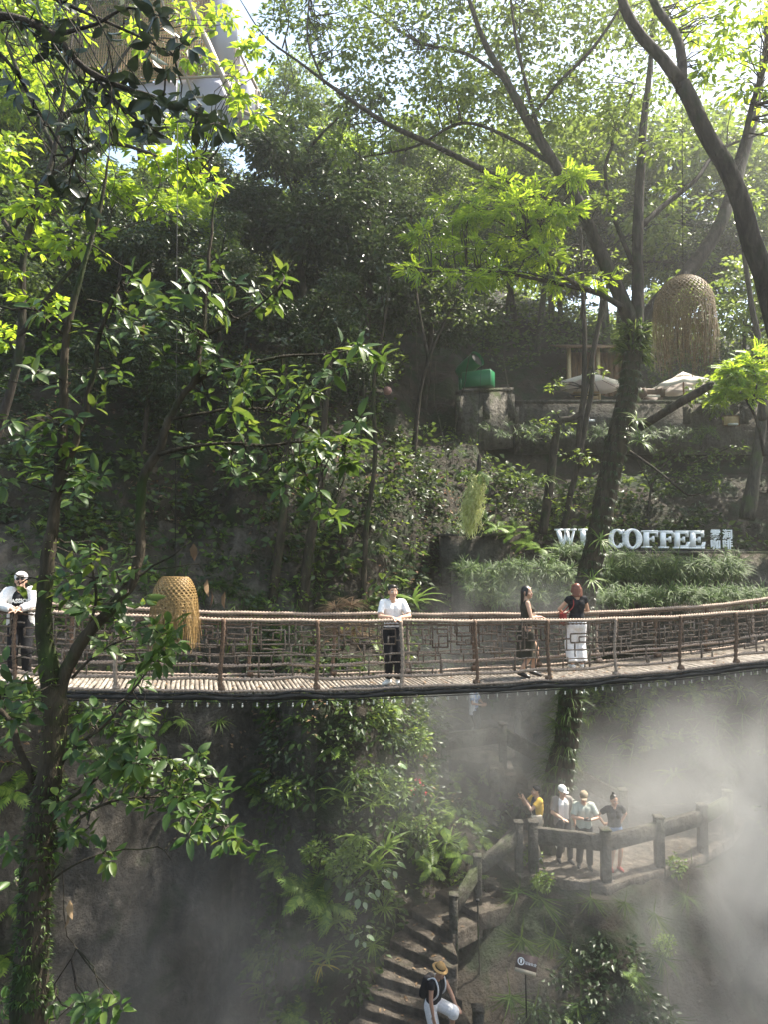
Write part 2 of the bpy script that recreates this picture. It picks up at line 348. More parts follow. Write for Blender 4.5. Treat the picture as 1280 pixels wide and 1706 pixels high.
for w, shift in ((0, 0), (BW, .55)):
    for k, s in enumerate(post_s):
        s = s + shift; hs = np.linspace(-.1 if w == 0 else -.05, 1.12, 26)
        pts = np.array([B(s + .02 * math.sin(h * 4 + k), w - (.03 if w == 0 else -.03), h) for h in hs])
        b = MB(); b.tube(pts, .031 * (1 + .22 * np.where(np.arange(26) % 2 == 0, 1, -1)) * rng.uniform(.9, 1.15), 8)
        b.tube([B(s - .05, w - .03, .04), B(s + .05, w - .03, .05)], .045, 7); b.build('post', M['ropedark' if k % 3 else 'rope'], bridge)
    for k in range(len(post_s) - 1):
        a, z = post_s[k] + shift, post_s[k + 1] + shift; L = z - a; rg = np.random.RandomState(100 + k + int(w * 50)); b = MB()
        seg = lambda *q, r=.0145: jseg(b, w, *q, r, rg)
        ncol = 3 if rg.rand() < .7 else 2
        edges = [0] + sorted([(c + 1 + rg.uniform(-.18, .18)) / ncol for c in range(ncol - 1)]) + [1]
        rects = []
        for c in range(ncol):
            e0, e1 = a + edges[c] * L, a + edges[c + 1] * L; cw = e1 - e0
            r0 = e0 + rg.uniform(.1, .28) * cw; r1 = e1 - rg.uniform(.1, .28) * cw; lo = rg.uniform(.63, .74); hi = rg.uniform(.82, .97)
            rects.append((r0, r1, lo, hi))
            seg(r0, lo, r1, lo); seg(r0, hi, r1, hi); seg(r0, lo, r0, hi); seg(r1, lo, r1, hi)
            xm = rg.uniform(r0, r1); seg(xm, .55, xm, lo); xm = rg.choice([r0, r1]); seg(xm, hi, xm, 1.09)
            if rg.rand() < .6:   # nested step
                xi = r0 + (r1 - r0) * rg.uniform(.35, .65); yi = lo + (hi - lo) * rg.uniform(.35, .65)
                seg(xi, lo, xi, yi); seg(xi, yi, r1, yi)
            if c: seg(e0, .55 if rg.rand() < .5 else .7, e0, 1.09, r=.013); yc = rg.uniform(.66, .95); seg(rects[-2][1], yc, r0, rg.uniform(.66, .95) if rg.rand() < .2 else yc)
            else: yc = rg.uniform(.7, .92); seg(a, yc, r0, yc)
        yc = rg.uniform(.7, .92); seg(rects[-1][1], yc, z, yc)
        for c in range(rg.randint(3, 5)):
            x = a + rg.uniform(.08, .92) * L
            if rg.rand() < .55: seg(x, .21, x, .41, r=.013)
            else: seg(x, .41, x, .55, r=.013)
        x = a + rg.uniform(.3, .7) * L; seg(x, .21, x, .55, r=.016)
        if rg.rand() < .6: x0 = a + rg.uniform(.05, .3) * L; x1 = x0 + rg.uniform(.3, .5); seg(x0, .31, x1, .31); seg(x0, .31, x0, .41); seg(x1, .21, x1, .31)
        b.build('lattice_panel', M['stick'], bridge)
k = 0
bm_ = MB(); bm_.ell((0, 0, -.045), (.016, .016, .022), nu=8, nv=6); bm_.tube([(0, 0, 0), (0, 0, -.03)], .011, 6)
bmesh_ = bm_.mesh('light_bulb'); bmesh_.materials.append(M['bulb'])
b0 = np.array(bridge.location)
for s in np.arange(-5.6, 7.6, .185):
    o = bpy.data.objects.new('light_bulb', bmesh_); COL.objects.link(o); o.parent = bridge
    o.location = B(s + rng.uniform(-.03, .03), -.09, -.15 - rng.uniform(0, .03)) - b0
mb = MB(); sp = np.arange(-6, 8, .1); mb.tube([B(s, -.09, -.145) for s in sp], .007, 5); mb.build('light_cord', M['cable'], bridge)

# ------------------------------------------------------------------ viewing platform, landing, stairs
PZ = 3.0
front = [G(868, 1462, PZ), G(890, 1458, PZ), G(1011, 1476, PZ), G(1100, 1449, PZ), G(1172, 1425, PZ), G(1218, 1398, PZ)]
back = [np.array([10.6, 20.4, PZ]), np.array([5.2, 20.4, PZ]), np.array([3.4, 19.0, PZ]), np.array([2.55, 17.3, PZ])]
poly = [p[:2] for p in front] + [p[:2] for p in back]
def slab(poly, z, th, name, mat, label, cat, **k):
    n = len(poly); b = MB(); V = [(x, y, z) for x, y in poly] + [(x, y, z - th) for x, y in poly]
    b.add(V, [list(range(n)), [n + q for q in range(n)][::-1]] + [(q, n + q, n + (q + 1) % n, (q + 1) % n) for q in range(n)])
    o = b.build(name, mat); bv = o.modifiers.new('b', 'BEVEL'); bv.width = .02; bv.segments = 2; return tag(o, label, cat, **k)
slab(poly, PZ, .22, 'platform_pavement', M['paving'], 'damp stone paving of the misty viewing platform', 'pavement', kind='structure')
LZ = 4.72
slab([(1.3, 19.7), (2.6, 19.2), (3.55, 19.7), (4.0, 20.7), (3.4, 21.9), (1.2, 21.6)], LZ, .25, 'landing_pavement', M['paving'], 'small paved landing above the viewing platform', 'pavement', kind='structure')
def post(b, p, h, w=.2):
    b.box((p[0], p[1], p[2] + h / 2 - .1), (w, w, h + .2)); b.box((p[0], p[1], p[2] + h + .005), (w + .03, w + .03, .05))
def railing(name, label, posts, beams, w=.2, hgt=1.08, bh=.34):
    """posts: base points; beams: index pairs"""
    r = thing(name, label, 'railing', posts[0])
    for p in posts:
        b = MB(); post(b, p, hgt, w); o = b.build('post', M['concrete'], r); bv = o.modifiers.new('b', 'BEVEL'); bv.width = .015
    for i0, i1 in beams:
        p, q = np.array(posts[i0], float), np.array(posts[i1], float)
        d = (q - p); d /= np.linalg.norm(d[:2]); g = w / 2 + .002
        b = MB(); b.beam(p + d * g + UP * (hgt - .28), q - d * g + UP * (hgt - .28), .13, bh); o = b.build('beam', M['concrete'], r); bv = o.modifiers.new('b', 'BEVEL'); bv.width = .012
    return r
pf = [G(890, 1452, PZ), G(1011, 1468, PZ), G(1100, 1443, PZ), G(1172, 1419, PZ), G(1215, 1392, PZ)]
railing('concrete_railing', 'zigzag concrete railing along the front edge of the viewing platform', pf, [(0, 1), (1, 2), (2, 3), (3, 4)])
# lower winding stair: each step given by its left and right nosing ends (photo pixels, distance, drop)
stair = thing('stone_staircase', 'worn stone steps winding down to the gorge bottom', 'staircase', P(700, 1600, 14.2))
rise = .168
nos = [((856, 1452), (925, 1478)), ((775, 1457), (868, 1492)), ((724, 1484), (800, 1522)), ((682, 1512), (756, 1558)), ((664, 1533), (764, 1592)), ((650, 1566), (762, 1618)), ((631, 1594), (752, 1640)), ((612, 1620), (772, 1668)), ((602, 1648), (790, 1712)), ((598, 1676), (790, 1742)), ((580, 1704), (790, 1776)), ((565, 1734), (790, 1810)), ((550, 1764), (790, 1846))]
prevL = prevR = None
cs = []
for k, (l, r) in enumerate(nos):
    z = PZ - .1 - rise * (k + .2); cs.append((G(*l, z), G(*r, z), z))
for k in range(len(cs) - 1):
    L0, R0, z = cs[k + 1]; Lb, Rb, zb = cs[k]
    # tread of step k+1 spans from the riser of step k to its own nosing
    A = np.array([L0[0], L0[1]]); Bq = np.array([R0[0], R0[1]]); C = np.array([Rb[0], Rb[1]]); D = np.array([Lb[0], Lb[1]])
    ext = .12
    C2 = C + (C - Bq) * ext; D2 = D + (D - A) * ext
    b = MB(); n = 9; rgk = np.random.RandomState(k)
    fr = [A + (Bq - A) * f + rgk.normal(0, .012, 2) for f in np.linspace(0, 1, n)]; bk = [D2 + (C2 - D2) * f for f in np.linspace(0, 1, n)]
    zt = [z + rgk.normal(0, .006) for _ in range(n)]
    V = [(p[0], p[1], q) for p, q in zip(fr, zt)] + [(p[0], p[1], q + .01) for p, q in zip(bk, zt)] + [(p[0], p[1], z - .34) for p in fr] + [(p[0], p[1], z - .34) for p in bk]
    fs = []
    for q in range(n - 1):
        fs += [(q, q + 1, n + q + 1, n + q), (2 * n + q, 2 * n + q + 1, q + 1, q), (n + q, n + q + 1, 3 * n + q + 1, 3 * n + q)]
    fs += [(0, n, 3 * n, 2 * n), (n - 1, 3 * n - 1, 4 * n - 1, 2 * n - 1)]
    b.add(V, fs); o = b.build('step', M['step'], stair); bv = o.modifiers.new('b', 'BEVEL'); bv.width = .018; bv.segments = 2; bv.limit_method = 'ANGLE'
STEP_Z = [c[2] for c in cs]
p0 = G(797, 1512, 2.45); p1 = G(757, 1582, 2.0)
railing('concrete_railing', 'mossy concrete railing stepping down the right of the lower stairs', [pf[0] + np.array([-.32, .02, -.02]), p0, p1], [(0, 1), (1, 2)], .17)
r = thing('concrete_railing', 'squat mossy post at the bottom right of the lower stairs', 'post', G(798, 1740, 1.2))
b = MB(); post(b, np.array(r.location), .62, .19); b.build('post', M['concrete'], r)
# upper stairs from landing up to the right
ust = thing('stone_staircase', 'hazy upper steps climbing right from the landing', 'staircase', (3.6, 20.5, LZ))
d = np.array([.86, .5, 0]); d /= np.linalg.norm(d); nn = np.array([-d[1], d[0], 0])
for k in range(13):
    o0 = np.array([3.35, 20.05, 0]) + d * .34 * k; z = LZ + .165 * (k + 1)
    b = MB(); Q = [o0, o0 + nn * 1.5, o0 + nn * 1.5 + d * .40, o0 + d * .40]
    b.add([(q[0], q[1], z) for q in Q] + [(q[0], q[1], z - .5) for q in Q], [(0, 3, 2, 1), (4, 5, 6, 7), (0, 1, 5, 4), (1, 2, 6, 5), (2, 3, 7, 6), (3, 0, 4, 7)])
    o = b.build('step', M['step'], ust); bv = o.modifiers.new('b', 'BEVEL'); bv.width = .015
up0 = np.array([3.35, 19.95, LZ]); up1 = up0 + d * 3.2 + UP * 1.6
railing('concrete_railing', 'pale concrete railing climbing beside the hazy upper steps', [P(864, 1248, 20.0), P(864, 1248, 20.0) + d * 2.2 + UP * 1.08, P(864, 1248, 20.0) + d * 4.4 + UP * 2.15], [(0, 1), (1, 2)], .18, 1.15, .36)
# flight from the landing down to the platform, running behind the leaning tree
dst = thing('stone_staircase', 'sunlit flight dropping from the landing to the platform behind the tree', 'staircase', (3.0, 19.3, PZ))
a0 = np.array([2.75, 19.0, 0]); d2 = np.array([1.0, -.08, 0]); d2 /= np.linalg.norm(d2); n2 = np.array([-d2[1], d2[0], 0])
for k in range(10):
    o0 = a0 + d2 * .3 * k; z = LZ - .17 * (k + 1) + .02
    Q = [o0 - n2 * .6, o0 + d2 * .36 - n2 * .6, o0 + d2 * .36 + n2 * .75, o0 + n2 * .75]; b = MB()
    b.add([(q[0], q[1], z) for q in Q] + [(q[0], q[1], z - .6) for q in Q], [(0, 1, 2, 3), (4, 7, 6, 5), (0, 4, 5, 1), (1, 5, 6, 2), (2, 6, 7, 3), (3, 7, 4, 0)])
    o = b.build('step', M['step'], dst); bv = o.modifiers.new('b', 'BEVEL'); bv.width = .015
A = P(839, 1278, 19.0); Lf = P(742, 1290, 19.3); Z1 = P(1040, 1392, 18.2)
railing('concrete_railing', 'concrete railing of the landing running down behind the leaning tree', [Lf, A, Z1], [(0, 1), (1, 2)], .2, 1.12, .42)
# ------------------------------------------------------------------ leaves
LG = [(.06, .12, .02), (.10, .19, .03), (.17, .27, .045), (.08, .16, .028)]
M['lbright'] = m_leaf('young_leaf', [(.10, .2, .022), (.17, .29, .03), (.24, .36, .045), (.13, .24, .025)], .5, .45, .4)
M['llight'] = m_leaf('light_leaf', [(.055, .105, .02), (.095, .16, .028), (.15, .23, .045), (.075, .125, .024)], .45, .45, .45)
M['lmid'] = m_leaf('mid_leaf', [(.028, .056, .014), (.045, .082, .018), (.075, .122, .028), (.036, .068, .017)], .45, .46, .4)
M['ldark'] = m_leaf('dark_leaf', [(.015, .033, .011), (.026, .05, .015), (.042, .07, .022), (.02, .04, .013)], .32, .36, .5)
M['lbig'] = m_leaf('glossy_broad_leaf', [(.022, .05, .011), (.036, .078, .016), (.058, .112, .022), (.03, .06, .014), (.11, .165, .03)], .42, .4, .42)
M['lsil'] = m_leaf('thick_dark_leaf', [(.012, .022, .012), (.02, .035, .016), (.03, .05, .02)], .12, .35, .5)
M['lstrap'] = m_leaf('strap_leaf', [(.026, .055, .013), (.042, .085, .018), (.075, .13, .028), (.12, .18, .04)], .38, .55, .3)
M['lfern'] = m_leaf('fern_leaf', [(.06, .12, .02), (.11, .18, .028), (.18, .26, .045)], .42, .45, .4)
M['lpale'] = m_leaf('pale_variegated_leaf', [(.12, .2, .09), (.25, .32, .19), (.4, .44, .32), (.1, .18, .06)], .35, .45, .4)
M['ldead'] = m_leaf('dead_leaf', [(.12, .075, .04), (.2, .13, .075), (.28, .2, .12), (.08, .05, .03)], .25, .7, .2, 1.2)
M['lred'] = m_leaf('red_bract', [(.35, .03, .05), (.5, .06, .07), (.6, .2, .2)], .3, .5, .3, 1.1)
M['lmoss'] = m_leaf('grey_green_moss', [(.5, .58, .22), (.62, .68, .34), (.72, .75, .46)], .55, .7, .2, 1.3)
M['lyellow'] = m_leaf('yellowed_leaf', [(.35, .3, .04), (.45, .36, .05), (.3, .3, .06)], .45, .5, .3, 1.2)

def T_oval(fold=.18, curl=.12, n=4):
    """broad pointed leaf, midrib folded, tip bent down"""
    ys = np.linspace(0, 1, n + 1); ws = np.array([.5 * math.sin(math.pi * min(1, (y * .96 + .03)) ** .85) ** .8 if 0 < y < 1 else 0 for y in ys]); ws[0] = 0.02; ws[-1] = 0
    V = []; 
    for y, w_ in zip(ys, ws): V += [(-w_, y, fold * w_ - curl * y * y), (0, y, -curl * y * y), (w_, y, fold * w_ - curl * y * y)]
    f4 = []
    for i in range(n): a = 3 * i; f4 += [(a, a + 1, a + 4, a + 3), (a + 1, a + 2, a + 5, a + 4)]
    return np.array(V, float), np.array(f4)
T4 = (np.array([(0, 0, 0), (.5, .45, .1), (0, 1, -.12), (-.5, .45, .1)], float), np.array([(0, 1, 2, 3)]))
T6 = T_oval(.2, .15, 2); T8 = T_oval(.18, .18, 3); T10 = T_oval(.16, .16, 5)
def T_strap(n=5, arch=.55, w=1.0):
    ys = np.linspace(0, 1, n + 1); V = []
    for y in ys:
        w_ = .5 * w * (1 - y ** 2.5) * (.55 + .45 * min(1, y * 4)); a = y * y
        V += [(-w_, y * (1 - .25 * arch * a), -arch * a), (w_, y * (1 - .25 * arch * a), -arch * a)]
    return np.array(V, float), np.array([(2 * i, 2 * i + 1, 2 * i + 3, 2 * i + 2) for i in range(n)])
TS = T_strap(); TS3 = T_strap(3, .5)
def T_frond(n=11, arch=.45, wid=.42):
    V = []; f = []
    for i in range(n):
        y = .1 + .9 * i / n; z = -arch * y * y; l = wid * math.sin(math.pi * (y * .85 + .12)) ** .8; h = .55 / n
        for sx in (-1, 1):
            k = len(V); V += [(0, y - h * .7, -arch * (y - h) ** 2), (sx * l * .55, y + .02, z - .03), (sx * l, y + .10, z - .12), (0, y + h * .6, -arch * (y + h) ** 2)]
            f.append((k, k + 1, k + 2, k + 3))
    return np.array(V, float), np.array(f)
TF = T_frond(); TF7 = T_frond(7)
def T_pinnate(n=4):
    """compound leaf of small leaflets"""
    V = []; f = []
    for i in range(n):
        y = .15 + .75 * i / n
        for sx in (-1, 1):
            k = len(V); c = np.array([sx * .03, y, -.15 * y * y]); dd = np.array([sx * .8, .6, -.15]); l = .36; n_ = np.array([-dd[1], dd[0], 0]) * .11 * sx
            V += [tuple(c), tuple(c + dd * l * .5 + n_), tuple(c + dd * l), tuple(c + dd * l * .5 - n_)]; f.append((k, k + 1, k + 2, k + 3))
    k = len(V); V += [(0, .8, -.1), (.1, .98, -.15), (0, 1.2, -.24), (-.1, .98, -.15)]; f.append((k, k + 1, k + 2, k + 3))
    return np.array(V, float), np.array(f)
TP = T_pinnate()

def nrm(a): return a / (np.linalg.norm(a, axis=-1, keepdims=True) + 1e-9)
def leaves(mb, T, pos, d, n, L, W):
    """add one leaf per row: at pos, growing along d, upper side towards n, length L, width W"""
    pos = np.asarray(pos, float)
    if len(pos) == 0: return mb
    TV, TFc = T; d = nrm(d); b = nrm(np.cross(d, n)); n = np.cross(b, d); k = len(pos)
    L = np.broadcast_to(L, k); W = np.broadcast_to(W, k)
    V = pos[:, None] + TV[None, :, 1:2] * (d * L[:, None])[:, None] + TV[None, :, 0:1] * (b * W[:, None])[:, None] + TV[None, :, 2:3] * (n * L[:, None])[:, None]
    Fc = (TFc[None] + (np.arange(k) * len(TV))[:, None, None]).reshape(-1, TFc.shape[1])
    return mb.add(V.reshape(-1, 3), [Fc])
def rvec(rng, n): return nrm(rng.normal(0, 1, (n, 3)))

def crown_pts(rng, blobs, n):
    """cluster centres spread through ellipsoid blobs (cx,cy,cz,rx,ry,rz), thicker near the outside"""
    bl = np.array(blobs, float); vol = (bl[:, 3] * bl[:, 4] * bl[:, 5]) ** (2 / 3); idx = rng.choice(len(bl), n, p=vol / vol.sum())
    r = rng.rand(n) ** .45; dv = rvec(rng, n)
    return bl[idx, :3] + dv * r[:, None] * bl[idx, 3:], dv
def foliage(mb, rng, centers, out, per, spread, L, W, T, droop=.35, flat=.5):
    """clusters of leaves round each centre"""
    n = len(centers); c = np.repeat(centers, per, 0); o = np.repeat(out, per, 0); k = len(c)
    off = rvec(rng, k); off[:, 2] *= .6
    pos = c + off * spread * rng.rand(k, 1) ** .6
    d = nrm(off * .9 + o * .5 + rng.normal(0, .35, (k, 3))); d[:, 2] = d[:, 2] * .6 - droop * (.4 + rng.rand(k))
    nn = np.array([0, 0, 1.0]) * flat + rvec(rng, k) * (1 - flat) + np.array([0.15, -.1, 0])
    s = rng.uniform(.65, 1.25, k)
    return leaves(mb, T, pos, d, nn, L * s, W * s)
def twigs(mb, rng, centers, limb_pts, r=.012, share=.4):
    lp = np.array(limb_pts)
    for c in centers[rng.rand(len(centers)) < share]:
        dd = np.linalg.norm(lp - c, axis=1); q = lp[np.argmin(dd + (lp[:, 2] > c[2] + .2) * .6 * dd.mean())]
        m = (q + c) / 2 + rng.normal(0, .08, 3) * np.linalg.norm(c - q) + np.array([0, 0, .1]) * np.linalg.norm(c - q)
        mb.tube([q, q * .4 + m * .6 + rng.normal(0, .03, 3), m, m * .4 + c * .6 + rng.normal(0, .03, 3), c], [r * 1.8, r * 1.5, r * 1.1, r * .8, r * .4], 4, cap=False)

def limb(mb, ctrl, rad, sides=9, step=.25, seed=0, knob=.06):
    pts, rr = smooth_path(ctrl, rad, step, 0, seed); rng = np.random.RandomState(seed)
    rr = rr * (1 + knob * np.convolve(rng.normal(0, 1, len(rr) + 2), [.3, .4, .3], 'valid'))
    pts[1:-1] += np.convolve(rng.normal(0, 1, len(pts)), [.25, .5, .25], 'same')[1:-1, None] * rng.normal(0, .012, 3)
    mb.tube(pts, rr, sides); return pts
def PL(lst, Y):
    """list of photo points (px, py[, dY]) at distance Y"""
    return [P(q[0], q[1], Y + (q[2] if len(q) > 2 else 0)) for q in lst]

# ------------------------------------------------------------------ generic forest trees (three kinds, copied)
def forest_tree(seed, h, cr, leafmat, T, L, W, n, per, label, dense=1.0, bark='barkgrey', lean=.1):
    rng = np.random.RandomState(seed); t = thing('forest_tree', label, 'tree', (0, 0, 0))
    tb = MB(); top = np.array([rng.uniform(-lean, lean) * h, rng.uniform(-lean, lean) * h, h * .82])
    ctrl = [np.array([0, 0, -.8]), np.array([0, 0, 0]), top * .35 + rng.normal(0, .12, 3), top * .7 + rng.normal(0, .2, 3), top]
    lp = list(limb(tb, ctrl, [h * .02, h * .017, h * .014, h * .009, h * .003], 8, .5, seed)); blobs = []
    for k in range(9):
        f = rng.uniform(.38, .95); a = k * 2.4 + rng.uniform(-.4, .4); b = top * f; e = b + np.array([math.cos(a), math.sin(a), rng.uniform(.15, .7)]) * cr * rng.uniform(.5, .95) * (1.15 - .5 * abs(f - .6))
        lp += list(limb(tb, [b, b * .5 + e * .5 + np.array([0, 0, .05 * h]) * rng.rand(), e], [h * .007, h * .005, h * .0015], 5, .5, seed + k))
        s = cr * rng.uniform(.34, .55); blobs.append((*e, s, s, s * .62))
    blobs.append((*top, cr * .5, cr * .5, cr * .45))
    c, o = crown_pts(rng, blobs, n); twigs(tb, rng, c, lp, h * .0012, .22)
    tb.build('trunk', M[bark], t, smooth=True)
    fb = MB(); foliage(fb, rng, c, o, per, cr * .11, L, W, T); fb.build('crown', M[leafmat], t); return t
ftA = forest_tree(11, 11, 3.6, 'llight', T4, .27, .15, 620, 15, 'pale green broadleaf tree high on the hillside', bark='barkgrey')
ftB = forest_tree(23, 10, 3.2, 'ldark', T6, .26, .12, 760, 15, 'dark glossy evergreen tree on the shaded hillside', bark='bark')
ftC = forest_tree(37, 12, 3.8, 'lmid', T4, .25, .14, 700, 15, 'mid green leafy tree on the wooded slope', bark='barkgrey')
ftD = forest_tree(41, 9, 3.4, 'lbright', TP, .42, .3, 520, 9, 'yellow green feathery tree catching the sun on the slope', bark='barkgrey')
first = {id(ftA): 1, id(ftB): 1, id(ftC): 1, id(ftD): 1}
def put_tree(proto, x, Y, s, rz, label, group, dz=0):
    g = ground(x, Y)
    if first.pop(id(proto), None): o = proto
    else: o = copy_tree(proto)
    o.location = (g[0], g[1], g[2] + dz); o.rotation_euler = (0, 0, rz); o.scale = (s, s, s); o['label'] = label; o['group'] = group; return o
rt = random.Random(5)
rows = [  # proto, x, Y, scale
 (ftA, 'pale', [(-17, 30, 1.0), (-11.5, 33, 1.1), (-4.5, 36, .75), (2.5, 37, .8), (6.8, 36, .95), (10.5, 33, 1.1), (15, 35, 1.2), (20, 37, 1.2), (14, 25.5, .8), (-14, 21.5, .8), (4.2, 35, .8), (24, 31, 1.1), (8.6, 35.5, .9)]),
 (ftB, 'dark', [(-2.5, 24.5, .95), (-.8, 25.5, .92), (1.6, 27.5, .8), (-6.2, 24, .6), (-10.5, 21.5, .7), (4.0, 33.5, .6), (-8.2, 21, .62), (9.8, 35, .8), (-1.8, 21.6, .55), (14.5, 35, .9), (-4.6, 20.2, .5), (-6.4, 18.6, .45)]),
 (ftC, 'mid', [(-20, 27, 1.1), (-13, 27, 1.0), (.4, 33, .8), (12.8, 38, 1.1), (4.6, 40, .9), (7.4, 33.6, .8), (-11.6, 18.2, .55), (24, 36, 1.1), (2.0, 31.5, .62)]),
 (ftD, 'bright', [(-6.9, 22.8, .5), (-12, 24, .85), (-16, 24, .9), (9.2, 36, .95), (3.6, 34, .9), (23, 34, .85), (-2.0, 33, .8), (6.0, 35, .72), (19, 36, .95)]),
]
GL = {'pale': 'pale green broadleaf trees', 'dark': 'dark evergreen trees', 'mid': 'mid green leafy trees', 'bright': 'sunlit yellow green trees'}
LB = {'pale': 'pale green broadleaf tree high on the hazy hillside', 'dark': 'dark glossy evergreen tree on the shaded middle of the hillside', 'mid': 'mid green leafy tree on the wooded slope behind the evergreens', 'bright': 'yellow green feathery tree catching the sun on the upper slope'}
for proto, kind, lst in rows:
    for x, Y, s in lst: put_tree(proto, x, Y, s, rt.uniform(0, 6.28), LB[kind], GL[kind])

# ------------------------------------------------------------------ ground cover on the slopes
def sample_terrain(rng, n, xr, tr):
    out = []
    while len(out) < n:
        x = rng.uniform(*xr); t = rng.uniform(*tr); p = terr(x, t); out.append(p)
    return np.array(out)
def surf(rng, n, xr, tr, keep=lambda p: True):
    """points on the terrain with outward normals, spread evenly by area"""
    a = np.searchsorted(ts, tr[0]); b = np.searchsorted(ts, tr[1]); c0 = np.searchsorted(xs, xr[0]); c1 = np.searchsorted(xs, xr[1])
    A = TG[a:b, c0:c1]; q = A[:-1, :-1]; e1 = A[:-1, 1:] - q; e2 = A[1:, :-1] - q; N = np.cross(e1, e2); ar = np.linalg.norm(N, axis=2)
    idx = rng.choice(ar.size, n, p=ar.ravel() / ar.sum()); i, j = np.unravel_index(idx, ar.shape); u, v = rng.rand(n, 1), rng.rand(n, 1)
    pts = q[i, j] + e1[i, j] * u + e2[i, j] * v; nn = N[i, j] / (ar[i, j][:, None] + 1e-9); nn *= np.where(nn[:, 2:3] < 0, -1, 1)
    k = np.array([keep(p) for p in pts], bool); return pts[k], nn[k]
def clear(p):
    x, Y, z = p
    if 2.2 < x < 9 and 14.9 < Y < 20.4 and z < 3.5: return False       # platform
    if 1.2 < x < 5.5 and 18.6 < Y < 21.8 and z < 5.4: return False      # landing
    if x > .1 + (14.6 - Y) * -.2 and x < 2.6 and 11.5 < Y < 16.2 and z < 2.9: return False
    return True
def nz(p, s, o=0): return mnoise.noise(Vector((p[0] * s + o, p[1] * s, p[2] * s)))
rng = np.random.RandomState(21)
def cover(name, label, mat, T, n, xr, tr, keep, per, spread, L, W, lift=.15, droop=.3, flat=.4, cat='undergrowth'):
    p, nn = surf(rng, n, xr, tr, keep); mb = MB(); foliage(mb, rng, p + nn * lift * rng.rand(len(p), 1), nn, per, spread, L, W, T, droop, flat)
    return tag(mb.build(name, M[mat]), label, cat, kind='stuff')
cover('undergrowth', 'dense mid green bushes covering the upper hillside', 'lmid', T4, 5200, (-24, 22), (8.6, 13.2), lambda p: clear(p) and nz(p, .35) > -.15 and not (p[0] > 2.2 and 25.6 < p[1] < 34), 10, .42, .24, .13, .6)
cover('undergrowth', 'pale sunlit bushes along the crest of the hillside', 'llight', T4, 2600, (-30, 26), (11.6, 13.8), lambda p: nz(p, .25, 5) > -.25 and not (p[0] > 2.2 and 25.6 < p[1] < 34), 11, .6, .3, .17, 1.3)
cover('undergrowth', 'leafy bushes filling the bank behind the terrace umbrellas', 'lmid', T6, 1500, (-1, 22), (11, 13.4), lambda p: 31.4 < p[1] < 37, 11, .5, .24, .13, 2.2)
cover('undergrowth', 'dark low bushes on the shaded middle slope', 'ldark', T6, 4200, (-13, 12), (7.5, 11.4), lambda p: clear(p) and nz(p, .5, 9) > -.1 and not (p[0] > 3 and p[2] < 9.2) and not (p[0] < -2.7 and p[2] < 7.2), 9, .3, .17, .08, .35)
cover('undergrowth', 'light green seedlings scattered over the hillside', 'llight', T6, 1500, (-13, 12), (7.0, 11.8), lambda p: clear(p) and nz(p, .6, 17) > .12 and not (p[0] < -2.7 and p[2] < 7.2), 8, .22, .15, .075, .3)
cover('fallen_leaves', 'brown dead leaves littering the bare earth slope', 'ldead', T4, 2600, (-10, 9), (7.4, 11), lambda p: clear(p) and nz(p, .5, 31) > .0, 3, .25, .13, .07, .05, .1, .8, 'leaf litter')
def tuft(mb, rng, c, up, n, L, W, T=TS, spread=1.0, lo=.25, hi=1.0):
    a = rng.rand(n) * 6.283; e = rng.uniform(lo, hi, n); up = nrm(np.array(up, float)); x = np.cross(up, [0.3, 1, .1]); x /= np.linalg.norm(x); y = np.cross(up, x)
    d = up * e[:, None] + (x * np.cos(a)[:, None] + y * np.sin(a)[:, None]) * spread
    nn = np.tile(up + np.array([0, 0, .6]), (n, 1)) + rng.normal(0, .1, (n, 3))
    s = rng.uniform(.6, 1.15, n); return leaves(mb, T, np.tile(c, (n, 1)) + rng.normal(0, .02, (n, 3)), d, nn, L * s, W * rng.uniform(.8, 1.2, n))
def tufts(name, label, mat, n, xr, tr, keep, per, L, W, T=TS3, spread=1.0, cat='undergrowth', upz=.4):
    p, nn = surf(rng, n, xr, tr, keep); mb = MB()
    for q, m in zip(p, nn): tuft(mb, rng, q, m * (1 - upz) + UP * upz, per, L * rng.uniform(.7, 1.2), W, T, spread)
    return tag(mb.build(name, M[mat]), label, cat, kind='stuff')
tufts('grass', 'dark strap leaved grass hanging on the rock wall behind the bridge', 'lstrap', 900, (-8, 6), (7.2, 9.2), lambda p: clear(p) and nz(p, .5, 3) > -.05 and p[2] > 6.2, 12, .5, .028, cat='grass')
tufts('grass', 'long grass clumps on the misty slope right of the platform', 'lstrap', 420, (5, 14), (7.9, 10.2), lambda p: clear(p) and nz(p, .4, 8) > -.1, 14, .55, .03, cat='grass')
tufts('undergrowth', 'small ferns rooted in the shaded gorge walls', 'lfern', 520, (-9, 9), (5.8, 9.6), lambda p: clear(p) and nz(p, .5, 41) > .05 and (p[0] > -2 or p[2] > 5), 8, .34, .2, TF7)

